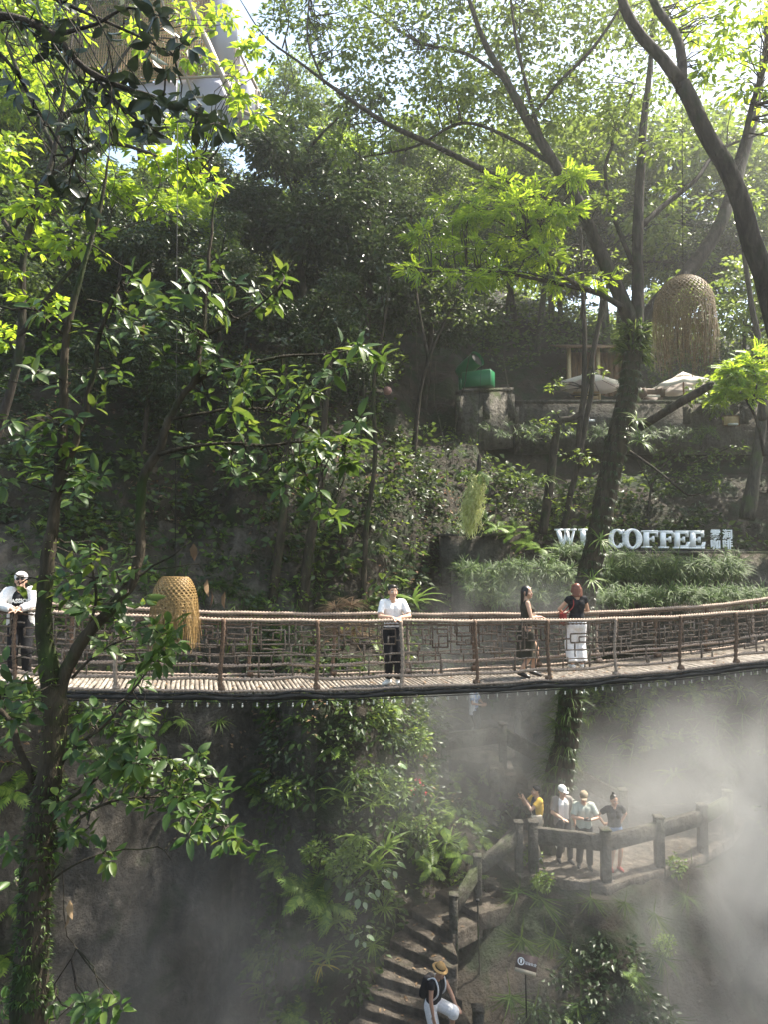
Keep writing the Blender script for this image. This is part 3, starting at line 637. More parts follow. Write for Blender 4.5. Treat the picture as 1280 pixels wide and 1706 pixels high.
# the sunlit planted mound left of the stairs and the planted face under the platform
def mound(p): return clear(p) and -3.3 < p[0] < 2.2 and -1.2 < p[2] < 7.4 and 11.8 < p[1] < 20
cover('undergrowth', 'mixed leafy plants clothing the mound left of the stairs', 'lmid', T6, 900, (-3.2, 2.4), (5.6, 8.7), lambda p: mound(p) and nz(p, .9, 2) > -.15, 8, .2, .16, .085, .2)
cover('undergrowth', 'bright creeping plants trailing over the mound', 'llight', T6, 620, (-1.6, 2.2), (6.0, 8.7), lambda p: mound(p) and nz(p, .9, 12) > .0, 9, .16, .11, .06, .18)
cover('undergrowth', 'dark creepers on the rock below the viewing platform', 'ldark', T6, 1500, (1.6, 8), (5.6, 7.2), lambda p: p[2] > -2 and p[2] < 2.75 and clear(p) and nz(p, .8, 22) > -.3, 8, .2, .13, .07, .15)
PLANTS = []
def plant_kind(name, label, cat, group, fn):
    t = thing(name, label, cat, (0, 0, 0), 0, group); fn(t); return t
def k_strap(mat, L, W, n, T=TS):
    def f(t):
        mb = MB(); r = np.random.RandomState(int(L * 1000)); tuft(mb, r, np.zeros(3), UP, n, L, W, T); mb.build('leaves', M[mat], t)
    return f
def k_hang(mat, L, W, n):
    def f(t):
        mb = MB(); r = np.random.RandomState(64); tuft(mb, r, np.zeros(3), (0, -.8, .15), n, L, W, TS, .75, .2, 1.0); mb.build('leaves', M[mat], t)
    return f
def k_fern(L, n):
    def f(t):
        mb = MB(); r = np.random.RandomState(int(L * 900)); tuft(mb, r, np.zeros(3), UP, n, L, L * .5, TF, 1.0, .3, 1.1); mb.build('fronds', M['lfern'], t)
    return f
def k_broad(mat, L, W, n):
    def f(t):
        mb = MB(); sb = MB(); r = np.random.RandomState(int(L * 777 + n))
        for i in range(n):
            a = i * 2.4 + r.uniform(-.3, .3); l = L * r.uniform(.5, 1.2); e = np.array([math.cos(a) * l * .8, math.sin(a) * l * .8, l * r.uniform(.6, 1.5)])
            sb.tube([(0, 0, 0), e * .5 + UP * .1 * l, e], .008, 4); d = np.array([math.cos(a), math.sin(a), -.55]); leaves(mb, T10, e[None], d[None], (UP + .2 * rvec(r, 1)[0])[None], l, l * W)
        mb.build('leaves', M[mat], t); sb.build('stems', M['lmid'], t)
    return f
def k_bush(mat, T, L, W, n, r0, flower=None):
    def f(t):
        mb = MB(); sb = MB(); r = np.random.RandomState(n + int(L * 100)); c, o = crown_pts(r, [(0, 0, r0 * .8, r0, r0, r0 * .8)], n)
        for q in c[::2]: sb.tube([(0, 0, -.05), q * .5 + r.normal(0, .03, 3), q], .006, 4)
        foliage(mb, r, c, o, 7, r0 * .25, L, W, T, .25, .5); sb.build('stems', M['bark'], t); mb.build('leaves', M[mat], t)
        if flower:
            fb = MB(); foliage(fb, r, c[:6] + o[:6] * .1, o[:6], 6, .05, .07, .05, T4, 0, .3); fb.build('flowers', M[flower], t)
    return f
KIND = {
 'fern': (('fern', 'arching green fern on the sunlit mound left of the stairs', 'fern', 'ferns on the planted mound'), k_fern(.62, 14)),
 'bird': (('strap_fern', 'upright strap leaved fern rosette on the planted mound', 'fern', 'strap leaved ferns on the planted mound'), k_strap('lfern', .55, .055, 22)),
 'caladium': (('caladium', 'pale variegated broad leaved plant on the planted mound', 'plant', 'pale variegated plants on the planted mound'), k_broad('lpale', .26, .72, 8)),
 'taro': (('broad_leaf_plant', 'green broad leaved plant on the planted mound', 'plant', 'broad leaved plants on the planted mound'), k_broad('lmid', .3, .62, 9)),
 'spider': (('grassy_plant', 'pale grassy tussock on the planted mound', 'plant', 'pale tussocks on the planted mound'), k_strap('llight', .42, .022, 40)),
 'bush': (('leafy_shrub', 'light green leafy shrub on the planted mound', 'shrub', 'light green shrubs on the planted mound'), k_bush('llight', T6, .12, .055, 40, .32)),
 'flower': (('flowering_plant', 'small plant with red blooms on the planted mound', 'plant', 'red blooming plants on the planted mound'), k_bush('lmid', T6, .12, .05, 24, .2, 'lred')),
 'agave': (('arching_plant', 'large spiky rosette plant standing in the mist right of the platform', 'plant', None), k_strap('llight', 1.1, .075, 30)),
 'palmette': (('hanging_fern', 'drooping strap fern on the rock below the platform', 'fern', 'drooping ferns below the platform'), k_hang('lstrap', .62, .018, 46)),
}
KIND['dry'] = (('dry_fern', 'heap of dry brown fronds caught behind the bridge railing', 'dead fern', 'dry fronds behind the bridge'), k_strap('ldead', .75, .028, 90))
KIND['yellow'] = (('yellowing_plant', 'plant with long hanging yellow leaves left of the lower stairs', 'plant', None), k_strap('lyellow', .5, .05, 9))
PK = {}
def put_plant(kind, px, py, s=1.0, Yr=(11.5, 24), label=None, cat=None, group=None, Y=None):
    """stand a plant where the sight line through the photo point meets the slope"""
    if Y is None:
        d = ray(px, py); Y = None
        for y in np.arange(Yr[0], Yr[1], .08):
            q = d / d[1] * y; g = None
            x = q[0]; z = CZ + q[2]; pr = prof(x); zt = float(np.interp(y, pr[5:, 0], pr[5:, 1]))
            if zt > z: Y = y; break
        if Y is None: return None
        p = P(px, py, Y); gq = ground(p[0], Y); p = np.array([p[0], Y, max(p[2], gq[2]) if abs(p[2] - gq[2]) < .6 else p[2]]); p[1] -= .1
    else: p = P(px, py, Y)
    (nm, lb, ct, gp), fn = KIND[kind]
    if kind not in PK: o = PK[kind] = plant_kind(nm, lb, ct, gp, fn)
    else: o = copy_tree(PK[kind])
    o.location = p; o.rotation_euler = (rt.uniform(.1, .45), rt.uniform(-.2, .2), 0); sc = s * rt.uniform(.85, 1.15); o.scale = (sc,) * 3
    # turn about the vertical inside the mesh data stays shared: use euler ZYX order
    o.rotation_mode = 'XYZ'; o.rotation_euler[2] = rt.uniform(-.6, .6)
    if label: o['label'] = label; 
    if cat: o['category'] = cat
    if group is not None:
        if group: o['group'] = group
        elif 'group' in o: del o['group']
    return o
mound_list = [
 ('fern', 520, 1190), ('fern', 600, 1185), ('fern', 655, 1200), ('bird', 700, 1215), ('bird', 735, 1190, 1.2), ('fern', 565, 1240), ('bush', 640, 1225), ('bush', 690, 1250), ('spider', 630, 1300, 1.2), ('spider', 590, 1320),
 ('caladium', 655, 1290), ('bush', 660, 1330), ('bird', 620, 1345, 1.1), ('bird', 575, 1350), ('taro', 520, 1310), ('taro', 500, 1290, .9), ('fern', 450, 1285), ('fern', 435, 1330), ('bush', 480, 1340), ('spider', 660, 1370, 1.1), ('bird', 600, 1395), ('taro', 525, 1370), ('taro', 490, 1370, .8),
 ('bush', 565, 1450, 1.1), ('bush', 590, 1430), ('bird', 640, 1410, 1.2), ('bird', 620, 1440), ('caladium', 650, 1450), ('taro', 560, 1465, 1.1), ('caladium', 630, 1480, 1.0), ('taro', 590, 1480, .8), ('caladium', 600, 1500, .9), ('fern', 545, 1500), ('fern', 510, 1480), ('spider', 640, 1510, .8), ('bush', 520, 1430, .8),
 ('flower', 692, 1325), ('bird', 560, 1530, .9), ('caladium', 605, 1565, .8), ('spider', 620, 1570, .8), ('fern', 470, 1440), ('bird', 545, 1590, 1.0), ('spider', 455, 1620), ('fern', 440, 1600), ('bird', 430, 1640), ('taro', 470, 1590, .8), ('spider', 480, 1690, 1.1), ('spider', 440, 1690), ('fern', 500, 1690, .8),
 ('bush', 720, 1260, 1.1), ('fern', 760, 1300), ('fern', 790, 1330, 1.1), ('bush', 820, 1300), ('taro', 815, 1290, 1.1), ('flower', 800, 1262), ('taro', 765, 1350), ('fern', 740, 1375, 1.1), ('bird', 745, 1400), ('fern', 800, 1390, 1.1), ('caladium', 868, 1350, 1.1), ('caladium', 830, 1360), ('fern', 840, 1390), ('bush', 700, 1390), ('bush', 850, 1330), ('bird', 715, 1345), ('taro', 700, 1420, .9), ('fern', 770, 1420, .9), ('fern', 720, 1440, .8),
]
for a in mound_list: put_plant(*a)
for a in [('palmette', 860, 1480, 1.0), ('palmette', 900, 1500, 1.2), ('palmette', 870, 1560, 1.1), ('palmette', 920, 1560), ('palmette', 985, 1500, .8), ('palmette', 950, 1590, .9), ('palmette', 1090, 1520, .8), ('palmette', 1100, 1590, .9), ('palmette', 1140, 1490, .9), ('palmette', 1040, 1500, .7), ('palmette', 1150, 1440, .9), ('palmette', 1060, 1640), ('palmette', 850, 1660, 1.2), ('palmette', 890, 1690, 1.1), ('palmette', 960, 1690), ('palmette', 1120, 1690)]: put_plant(*a)
for a in [('bush', 880, 1445, .8), ('bush', 905, 1480, .7), ('bush', 1120, 1450, .9), ('bush', 1100, 1580, .8)]:
    put_plant(*a, label='small light green shrub clinging to the rock below the platform', group='light green shrubs below the platform')
put_plant('agave', 1110, 1350, 1.0, Y=20.6)
for a in [('bird', 985, 1190, 1.4), ('bird', 1030, 1175, 1.5), ('bird', 1060, 1150, 1.5), ('spider', 1005, 1215, 1.4), ('bird', 1120, 1290, 1.3), ('fern', 1160, 1180, 1.4), ('fern', 1090, 1230, 1.3), ('bird', 1230, 1150, 1.5), ('spider', 990, 1310, .9)]:
    put_plant(*a, label='bushy strap plant fading into the mist behind the platform', group='strap plants in the mist behind the platform', Yr=(20.4, 26))

for a in [('dry', 560, 1015, .9), ('dry', 585, 1010, .7), ('dry', 572, 1060, 1.1)]: put_plant(*a, Y=15.6)
put_plant('yellow', 535, 1605, .9)

for a in [('fern', 20, 1185, 1.0), ('fern', 45, 1225), ('bird', 15, 1270), ('fern', 30, 1330, .9), ('spider', 120, 1170, 1.1), ('fern', 20, 1500, 1.0), ('bird', 35, 1540, 1.0), ('fern', 15, 1590, 1.0), ('bush', 130, 1200, .9), ('fern', 290, 1195, 1.0), ('spider', 365, 1200, 1.0), ('fern', 340, 1250, .8)]:
    put_plant(*a, Yr=(8.5, 20), label='small plant rooted in the bare rock wall at the left under the bridge', group='plants on the left rock wall')
# ------------------------------------------------------------------ the leaning tree behind the bridge
def epiphytes(rng, pts, rad, n, L, W, T, per=1, up=0.0, side=None):
    idx = rng.randint(0, len(pts), n); mb = MB(); tt = np.gradient(pts, axis=0)
    for i in idx:
        a = rng.rand() * 6.283; t = tt[i] / np.linalg.norm(tt[i]); x = np.cross(t, [0, 1, .2]); x /= np.linalg.norm(x); y = np.cross(t, x)
        o = x * math.cos(a) + y * math.sin(a)
        if side is not None and o.dot(side) < rng.uniform(-.9, .3): continue
        c = pts[i] + o * rad[i] * .95; k = per
        d = o + rng.normal(0, .35, (k, 3)) + np.array([0, 0, up]); leaves(mb, T, np.tile(c, (k, 1)), d, np.tile(o * .3 + UP, (k, 1)) + rng.normal(0, .2, (k, 3)), L * rng.uniform(.6, 1.3, k), W)
    return mb
rng = np.random.RandomState(77)
tree = thing('leaning_tree', 'tall leaning tree with mossy fern covered trunk rising behind the bridge', 'tree', P(915, 1400, 17.6))
main = PL([(902, 1440), (915, 1395), (928, 1320), (943, 1240), (954, 1160), (964, 1080), (978, 980), (998, 890), (1016, 800), (1038, 700), (1052, 620), (1060, 548)], 17.4)
tb = MB(); rr = [.62, .5, .44, .40, .38, .38, .36, .35, .34, .33, .31, .3]
mp, mr = smooth_path(main, rr, .2, .012, 4); mr = mr * .78 * (1 + .04 * np.sin(np.arange(len(mr)) * .31) + .025 * np.sin(np.arange(len(mr)) * .83)); tb.tube(mp, mr, 14); tb.build('trunk', M['barkmoss'], tree, True)
lb = MB(); LIM = []
def L_(lst, r, Y=17.4, sd=0, sides=8): p = limb(lb, PL(lst, Y), np.array(r) * .84, sides, .25, sd); LIM.extend(p); return p
L_([(1060, 560), (1040, 505), (1003, 425), (966, 340), (922, 268), (880, 200), (842, 130), (806, 66), (770, -40)], [.25, .23, .2, .18, .16, .14, .12, .09, .06], 17.4, 1)
L_([(1062, 560), (1064, 480), (1064, 380), (1068, 290), (1075, 190), (1085, 100), (1092, -20)], [.22, .19, .16, .14, .11, .08, .05], 17.4, 2)
L_([(1062, 570), (1095, 505, .3), (1150, 450, .6), (1195, 385, .9), (1228, 300, 1.2), (1255, 200, 1.5), (1275, 90, 1.8), (1290, -40, 2)], [.24, .23, .22, .21, .19, .16, .12, .08], 17.4, 3)
L_([(962, 362), (900, 325, -.3), (820, 290, -.6), (730, 245, -.9), (640, 203, -1.2), (560, 150, -1.2), (500, 105, -1.2), (440, 60, -1.1), (400, 0, -1)], [.1, .095, .085, .075, .065, .05, .036, .026, .012], 17.4, 4)
L_([(930, 280), (850, 230, .3), (770, 205, .5), (690, 245, .8), (600, 262, 1)], [.07, .06, .05, .04, .02], 17.4, 5)
L_([(905, 235), (880, 150), (860, 60), (850, -20)], [.07, .06, .045, .03], 17.4, 6)
L_([(1045, 515), (1000, 490, -.5), (955, 470, -.9), (905, 432, -1.2), (878, 398, -1.3), (900, 380, -1.3)], [.09, .08, .065, .05, .035, .02], 17.4, 7)
L_([(1000, 490, -.5), (920, 470, -1), (840, 455, -1.3), (760, 450, -1.5), (700, 455, -1.5)], [.06, .05, .045, .035, .02], 17.4, 8)
L_([(1055, 440), (1020, 350), (1010, 280), (1030, 220), (1060, 140)], [.08, .065, .05, .04, .02], 17.4, 9)
L_([(1066, 380), (1110, 340, .3), (1160, 300, .5), (1200, 250, .8), (1290, 215, 1)], [.1, .085, .07, .055, .03], 17.4, 10)
L_([(540, 140, -1.2), (510, 60, -1), (520, -20, -.8), (540, -80, -.6)], [.04, .03, .02, .01], 17.4, 21); L_([(470, 80, -1.1), (480, 30, -1), (460, -30, -.9)], [.025, .018, .01], 17.4, 22)
L_([(880, 205), (930, 140, -.4), (985, 85, -.8), (1030, 20, -1.2), (1060, -40, -1.5)], [.065, .055, .05, .04, .03], 17.4, 11)
L_([(840, 130), (780, 90, .2), (700, 70, .4), (620, 20, .6), (560, -30, .8)], [.06, .05, .045, .035, .02], 17.4, 12)
L_([(1066, 712), (1110, 686, -.5), (1150, 662, -.9), (1185, 643, -1.2), (1188, 641, -1.22)], [.13, .12, .115, .11, .09], 17.2, 13)
L_([(1050, 752), (1090, 780, -.5), (1135, 815, -.9), (1155, 826, -1), (1185, 815, -1.2)], [.045, .04, .03, .025, .012], 17.2, 14)
lb.build('branches', M['bark'], tree, True)
cb = MB()
def spot(px, py, r, Y, n, T, L, W, per=8, rz=.6, flat=.6, droop=.15):
    r3 = r / F * Y; c, o = crown_pts(rng, [(*P(px, py, Y), r3, r3 * .9, r3 * rz)], n); foliage(cb, rng, c, o, per, r3 * .26, L, W, T, droop, flat); return c
cc = []
for px, py, r, n in [(715, 392, 34, 8), (760, 372, 40, 10), (770, 330, 40, 9), (830, 312, 46, 10), (800, 358, 46, 12), (850, 350, 50, 13), (790, 412, 46, 12), (740, 428, 36, 8), (850, 400, 46, 12), (905, 372, 44, 11), (900, 420, 40, 10), (945, 350, 34, 8), (950, 300, 34, 9), (870, 450, 44, 10), (820, 456, 40, 8), (770, 462, 34, 6), (930, 470, 34, 6), (1000, 470, 26, 4), (700, 450, 30, 5), (890, 330, 36, 7)]:
    cc.append(spot(px, py, r, 16.2 + rng.uniform(-.9, .6), n, TP, .3, .2, 8, .22, .75))
twb = MB(); twigs(twb, rng, np.concatenate(cc), LIM, .012, .5)
cb.build('lower_crown', M['lbright'], tree); cb = MB(); cc = []
for px, py, r, n in [(560, 60, 70, 26), (650, 40, 80, 34), (740, 50, 80, 32), (830, 30, 80, 32), (920, 60, 76, 28), (1010, 50, 80, 30), (690, 130, 70, 26), (600, 150, 70, 24), (780, 150, 60, 18), (900, 150, 60, 16), (990, 160, 66, 22), (560, 230, 56, 18), (660, 230, 56, 14), (1090, 130, 70, 24), (1170, 160, 74, 12), (1000, 260, 60, 18), (1100, 240, 60, 16), (1240, 120, 80, 8), (1140, 60, 70, 12), (1250, 20, 80, 8), (480, 20, 60, 18), (1120, 320, 40, 10), (1230, 330, 60, 14), (1010, 340, 40, 10), (500, 170, 40, 12), (470, 60, 60, 22), (540, 10, 80, 34), (640, -40, 90, 40), (760, -60, 90, 40), (880, -70, 90, 40), (1000, -80, 100, 40), (700, 30, 70, 30), (600, 90, 60, 24), (820, -180, 120, 50), (960, -200, 120, 60), (1100, -320, 140, 60), (940, -330, 130, 60), (820, -320, 120, 50), (640, -150, 100, 50), (700, -260, 110, 50), (560, -130, 90, 40), (440, -140, 90, 34), (880, 40, 70, 26), (960, 110, 60, 20), (1040, 190, 60, 20), (740, 120, 60, 20), (840, 240, 50, 14), (1200, 230, 60, 6), (1090, 30, 70, 24), (920, 200, 50, 14)]:
    cc.append(spot(px, py, r, 17.6 + rng.uniform(-1.2, 1.8) + (1.4 if py < -100 else 0), n, T4, .17, .085, 12))  # clusters above the frame are added to shade the hillside
for px, py in [(740, -50), (830, -70), (920, -40), (1010, -60), (1100, -40), (880, -170), (980, -170), (780, -160), (680, -120), (860, 20), (1040, 10), (800, 150), (850, 120), (770, 200), (720, 170), (860, 200), (950, 180), (1040, 150)]: spot(px, py, 95, 21.6 + rng.uniform(-.8, .8), 50, T4, .2, .11, 12)  # deeper layer; its clusters above the frame are added to shade the middle slope
twigs(twb, rng, np.concatenate(cc), LIM, .009, .3); cb.build('upper_crown', M['llight'], tree); twb.build('twigs', M['bark'], tree)
e = epiphytes(rng, mp, mr, 2600, .16, .022, TS3, 2, -.3); e.build('ivy', M['ldark'], tree)
sel = (mp[:, 2] < P(950, 1120, 17.4)[2]) & (mp[:, 2] > P(930, 1320, 17.4)[2])
e = epiphytes(rng, mp[sel], mr[sel], 300, .46, .014, TS, 4, .15, np.array([-.8, .5, 0])); e.build('grass_tufts', M['lstrap'], tree)
sel = mp[:, 2] > P(1050, 600, 17.4)[2]
e = epiphytes(rng, mp[sel], mr[sel] , 120, .42, .04, TS, 4, .5); e.build('fork_fern', M['lstrap'], tree)
fb = MB()
for px, py in ((1062, 700), (1068, 735), (1000, 900), (985, 965)):
    tuft(fb, rng, P(px, py, 17.0), (.3, -.8, .7), 22, .5, .035)
fb.build('trunk_fern', M['lfern'], tree)

# ------------------------------------------------------------------ dark forked trunk at the upper right, close to the camera
tr = thing('forked_tree', 'dark bare trunk forking near the top right corner in front of the bridge', 'tree', (6.9, 9.2, ground(6.9, 9.2)[2]))
b = MB(); g0 = np.array(tr.location)
p = limb(b, [g0 - UP * .5, g0 + np.array([.1, 0, 4.0])] + PL([(1420, 950), (1340, 690), (1290, 520), (1253, 395), (1218, 296), (1170, 205), (1138, 140)], 9.2), [.28, .24, .19, .165, .14, .125, .115, .105, .1], 10, .2, 2)
p2 = limb(b, PL([(1140, 146), (1105, 98), (1070, 62), (1042, 14), (1028, -40), (1000, -120)], 9.2), [.09, .078, .074, .068, .06, .04], 9, .2, 3)
p3 = limb(b, PL([(1136, 150), (1137, 105, .1), (1122, 55, .2), (1098, 14, .3), (1078, -30, .3), (1060, -110, .3)], 9.2), [.078, .066, .06, .055, .05, .03], 9, .2, 4)
p4 = limb(b, PL([(1216, 296), (1240, 240, .3), (1262, 150, .5), (1300, 40, .8)], 9.2), [.05, .045, .035, .02], 7, .2, 5)
b.build('trunk', M['bark'], tr, True)
cb = MB(); cc = []
for px, py, r, n in [(1210, 60, 60, 20), (1260, 130, 50, 16), (1150, 20, 50, 14), (1250, 10, 60, 18), (1180, 110, 40, 8), (1290, 200, 50, 12), (1340, 60, 90, 26), (1380, 200, 90, 20)]:
    cc.append(spot(px, py, r, 9.3 + rng.uniform(-.4, .8), n, T6, .13, .06, 9))
twb = MB(); twigs(twb, rng, np.concatenate(cc), np.concatenate([p[-30:], p2, p3, p4]), .006, .8); twb.build('twigs', M['bark'], tr); cb.build('crown', M['lbright'], tr)

# ------------------------------------------------------------------ slim trees on the far side
def slim(label, stems, Y, r, crown, mat, T, L, W, bark='bark', name='slim_tree', per=8, group=None, moss=0):
    base = PL([stems[0][0]], Y)[0]; t = thing(name, label, 'tree', base, 0, group); b = MB(); lp = []
    for k, s in enumerate(stems): lp += list(limb(b, PL(s, Y), np.linspace(r if k == 0 else r * .7, r * .35, len(s)), 8, .25, k + int(s[0][0])))
    global cb; cb = MB(); cc = [spot(px, py, rad, Y, n, T, L, W, per) for px, py, rad, n in crown]
    if cc: twigs(b, rng, np.concatenate(cc), lp, r * .09, .5)
    b.build('trunk', M[bark], t, True)
    if cc: cb.build('crown', M[mat], t)
    if moss: epiphytes(rng, np.array(lp), np.full(len(lp), r * .85), moss, .09, .02, TS3, 2).build('ivy', M['lmid'], t)
    return t
slim('slender tree with three dark stems in front of the terrace umbrella', [[(905, 890), (918, 800), (925, 740), (935, 700), (968, 690), (975, 600), (972, 480), (968, 380)], [(940, 880), (960, 790), (985, 660), (990, 580), (1010, 500), (1020, 420)], [(965, 780), (968, 700), (995, 560), (1003, 500)]], 22.5, .15, [(935, 700, 40, 10), (900, 720, 34, 8), (960, 760, 36, 10), (925, 640, 26, 6), (985, 620, 22, 5), (930, 840, 30, 8), (1000, 440, 50, 12), (960, 420, 50, 12)], 'llight', T6, .16, .08)
slim('mossy trunk left of the white shirted man, nearer the cliff', [[(500, 1060), (508, 960), (520, 880), (535, 800), (540, 700), (550, 600)]], 18.6, .17, [(560, 560, 60, 14), (520, 610, 60, 12)], 'ldark', T6, .2, .09, 'barkmoss', moss=160)
slim('mossy trunk left of the white shirted man, leaning at the far left of its pair', [[(452, 1060), (458, 960), (470, 870), (474, 800), (480, 690), (470, 580)]], 18.4, .15, [(470, 560, 60, 14), (430, 620, 50, 10)], 'ldark', T6, .2, .09, 'barkmoss', moss=140)
slim('thin pole trunk behind the white shirted man', [[(604, 1060), (606, 960), (612, 860), (625, 760), (622, 640), (640, 540), (650, 460)]], 19.2, .085, [(650, 470, 60, 14), (600, 520, 50, 10)], 'ldark', T6, .2, .09, 'barkmoss')
slim('dark stem rising beside the green machine', [[(690, 760), (700, 660), (715, 600), (740, 540), (770, 480)], [(715, 600), (700, 520), (690, 450)]], 24, .09, [(740, 500, 60, 16), (690, 460, 60, 16), (800, 520, 50, 10)], 'lmid', T6, .17, .08)
slim('straight stem right of the terrace umbrellas', [[(1272, 700), (1268, 590), (1252, 500), (1238, 400), (1230, 300)]], 21, .12, [(1240, 320, 60, 12), (1270, 420, 50, 8)], 'llight', T6, .16, .08)
slim('leaning trunk at the right edge of the ledges', [[(1245, 865), (1258, 790), (1268, 720), (1275, 650), (1290, 560)]], 22, .24, [], 'llight', T6, .16, .08, 'barkgrey')
slim('small maple with bright lime leaves right of the umbrellas', [[(1275, 760), (1262, 700), (1240, 660), (1215, 640)], [(1250, 680), (1262, 640), (1255, 610)]], 16.5, .05, [(1230, 625, 34, 20), (1262, 605, 34, 20), (1205, 650, 24, 9), (1285, 640, 34, 16), (1250, 660, 24, 8), (1215, 610, 22, 8)], 'lbright', TP, .26, .2, name='maple')
# leafy shrub between sign and terrace
slim('low spreading shrub with flat sprays above the coffee sign', [[(1080, 860), (1090, 800), (1120, 760)], [(1090, 800), (1160, 770), (1230, 740)], [(1090, 820), (1060, 760)]], 22.8, .05, [(1110, 750, 40, 14), (1160, 770, 44, 16), (1220, 760, 40, 14), (1080, 790, 30, 10), (1190, 800, 40, 10), (1130, 800, 40, 12)], 'lmid', T6, .15, .08, name='shrub')

# ------------------------------------------------------------------ near tree at the left edge
YN = 5.6
nt = thing('near_tree', 'dark mossy tree with large glossy leaves at the left edge in front of the bridge', 'tree', P(45, 1760, YN))
b = MB(); g0 = ground(P(45, 1760, YN)[0], YN)
mainp, mainr = smooth_path([np.array([P(40, 1760, YN)[0], YN, g0[2] - .3])] + PL([(46, 1760), (50, 1650), (55, 1550), (60, 1450), (72, 1350), (86, 1260), (92, 1190), (82, 1120), (72, 1040), (76, 960), (84, 890)], YN), [.15, .14, .132, .125, .115, .105, .098, .088, .076, .066, .056, .048], .06, .003, 5)
mainr = mainr * (1 + .05 * np.sin(np.arange(len(mainr)) * .35) + .03 * np.sin(np.arange(len(mainr)) * 1.3)); b.tube(mainp, mainr, 14)
NL = list(mainp)
def N_(lst, r, sd, sides=7, Y=YN): p = limb(b, PL(lst, Y), r, sides, .08, sd, .07); NL.extend(p); return p
n1 = N_([(92, 1215), (100, 1165), (112, 1115), (140, 1060), (190, 1010), (224, 962), (234, 885), (240, 810), (262, 745), (276, 700), (318, 642), (334, 565), (344, 470), (352, 390), (362, 320)], [.055, .052, .052, .048, .042, .037, .038, .035, .033, .03, .027, .022, .018, .012, .006], 11, 9)
N_([(84, 900), (96, 800), (105, 690), (110, 560), (140, 440), (170, 330), (180, 260)], [.05, .042, .036, .03, .022, .015, .006], 12)
N_([(98, 820), (130, 720), (160, 600), (178, 520), (200, 470)], [.03, .026, .02, .014, .008], 13)
N_([(318, 642), (350, 622), (400, 612), (470, 594), (540, 590), (600, 580)], [.02, .017, .015, .012, .008, .005], 14)
N_([(258, 758), (310, 745), (370, 738), (440, 742), (500, 735), (570, 745)], [.02, .016, .014, .012, .009, .005], 15)
N_([(276, 700), (330, 690), (400, 680), (470, 690), (520, 715)], [.015, .012, .01, .008, .004], 16)
N_([(336, 560), (380, 540), (430, 510), (470, 470)], [.014, .012, .009, .004], 17)
N_([(66, 1400), (120, 1330), (180, 1290), (250, 1260), (330, 1290)], [.018, .015, .012, .009, .005], 18)
N_([(84, 1290), (130, 1240), (180, 1190), (230, 1140), (260, 1100)], [.018, .015, .011, .008, .004], 19)
N_([(66, 1440), (110, 1390), (150, 1350), (220, 1330), (300, 1330), (370, 1370)], [.016, .014, .011, .009, .007, .004], 20)
N_([(72, 1480), (120, 1440), (180, 1415), (230, 1408), (262, 1410), (284, 1432)], [.01, .008, .007, .005, .004, .002], 21, 5)
N_([(60, 1560), (82, 1480), (100, 1440), (105, 1480), (110, 1560), (126, 1580), (90, 1640)], [.004] * 7, 22, 5)
N_([(56, 1300), (30, 1240), (10, 1190), (-40, 1150)], [.03, .026, .022, .018], 23)
N_([(60, 1330), (40, 1290), (20, 1270), (-20, 1250)], [.012, .01, .008, .006], 24)
N_([(78, 960), (60, 965), (40, 962), (24, 956)], [.008, .006, .005, .004], 25, 5)
N_([(190, 1010), (205, 970), (240, 955), (290, 930), (316, 900)], [.014, .012, .01, .007, .003], 26, 5)
N_([(255, 948), (290, 945), (330, 940), (340, 960)], [.006, .005, .004, .002], 27, 5)
N_([(140, 1060), (160, 1000), (150, 930), (150, 900)], [.014, .012, .009, .006], 28, 5)
N_([(120, 1130), (160, 1090), (220, 1060), (260, 1060)], [.012, .01, .008, .004], 29, 5)
N_([(110, 560), (60, 520), (0, 510)], [.012, .01, .008], 30, 5)
b.build('trunk', M['barkmoss'], nt, True)
lv = MB(); tw = MB(); NLa = np.array(NL)
def whorl(px, py, Y, n, L, mat=None, up=(0, -.3, .55), spread=1.0, base=None):
    """a twig tip with leaves radiating round it"""
    c = P(px, py, Y); u = nrm(np.array(up) + rng.normal(0, .35, 3)); x = np.cross(u, [.2, 1, .3]); x /= np.linalg.norm(x); y = np.cross(u, x)
    a = np.arange(n) * 2.4 + rng.uniform(0, 6.28) + rng.normal(0, .2, n); e = rng.uniform(-.25, .7, n)
    d = (x * np.cos(a)[:, None] + y * np.sin(a)[:, None]) * spread + u * e[:, None]; d[:, 2] -= .28
    nn = np.tile(u * .8 + UP * .5, (n, 1)) + rng.normal(0, .28, (n, 3)); s = rng.uniform(.55, 1.15, n)
    leaves(lv, T10, np.tile(c, (n, 1)) + nrm(d) * .02 - u * rng.uniform(0, .1, (n, 1)), d, nn, L * s, L * s * rng.uniform(.36, .48, n))
    q = (NLa if base is None else base); q = q[np.argmin(np.linalg.norm(q - c, axis=1))]
    if np.linalg.norm(q - c) < 1.1:
        m = (q + c) / 2 + rng.normal(0, .03, 3); tw.tube([q, q * .5 + m * .5 + rng.normal(0, .01, 3), m, (m + c) / 2 + rng.normal(0, .01, 3), c], [.007, .006, .005, .004, .003], 5, cap=False)
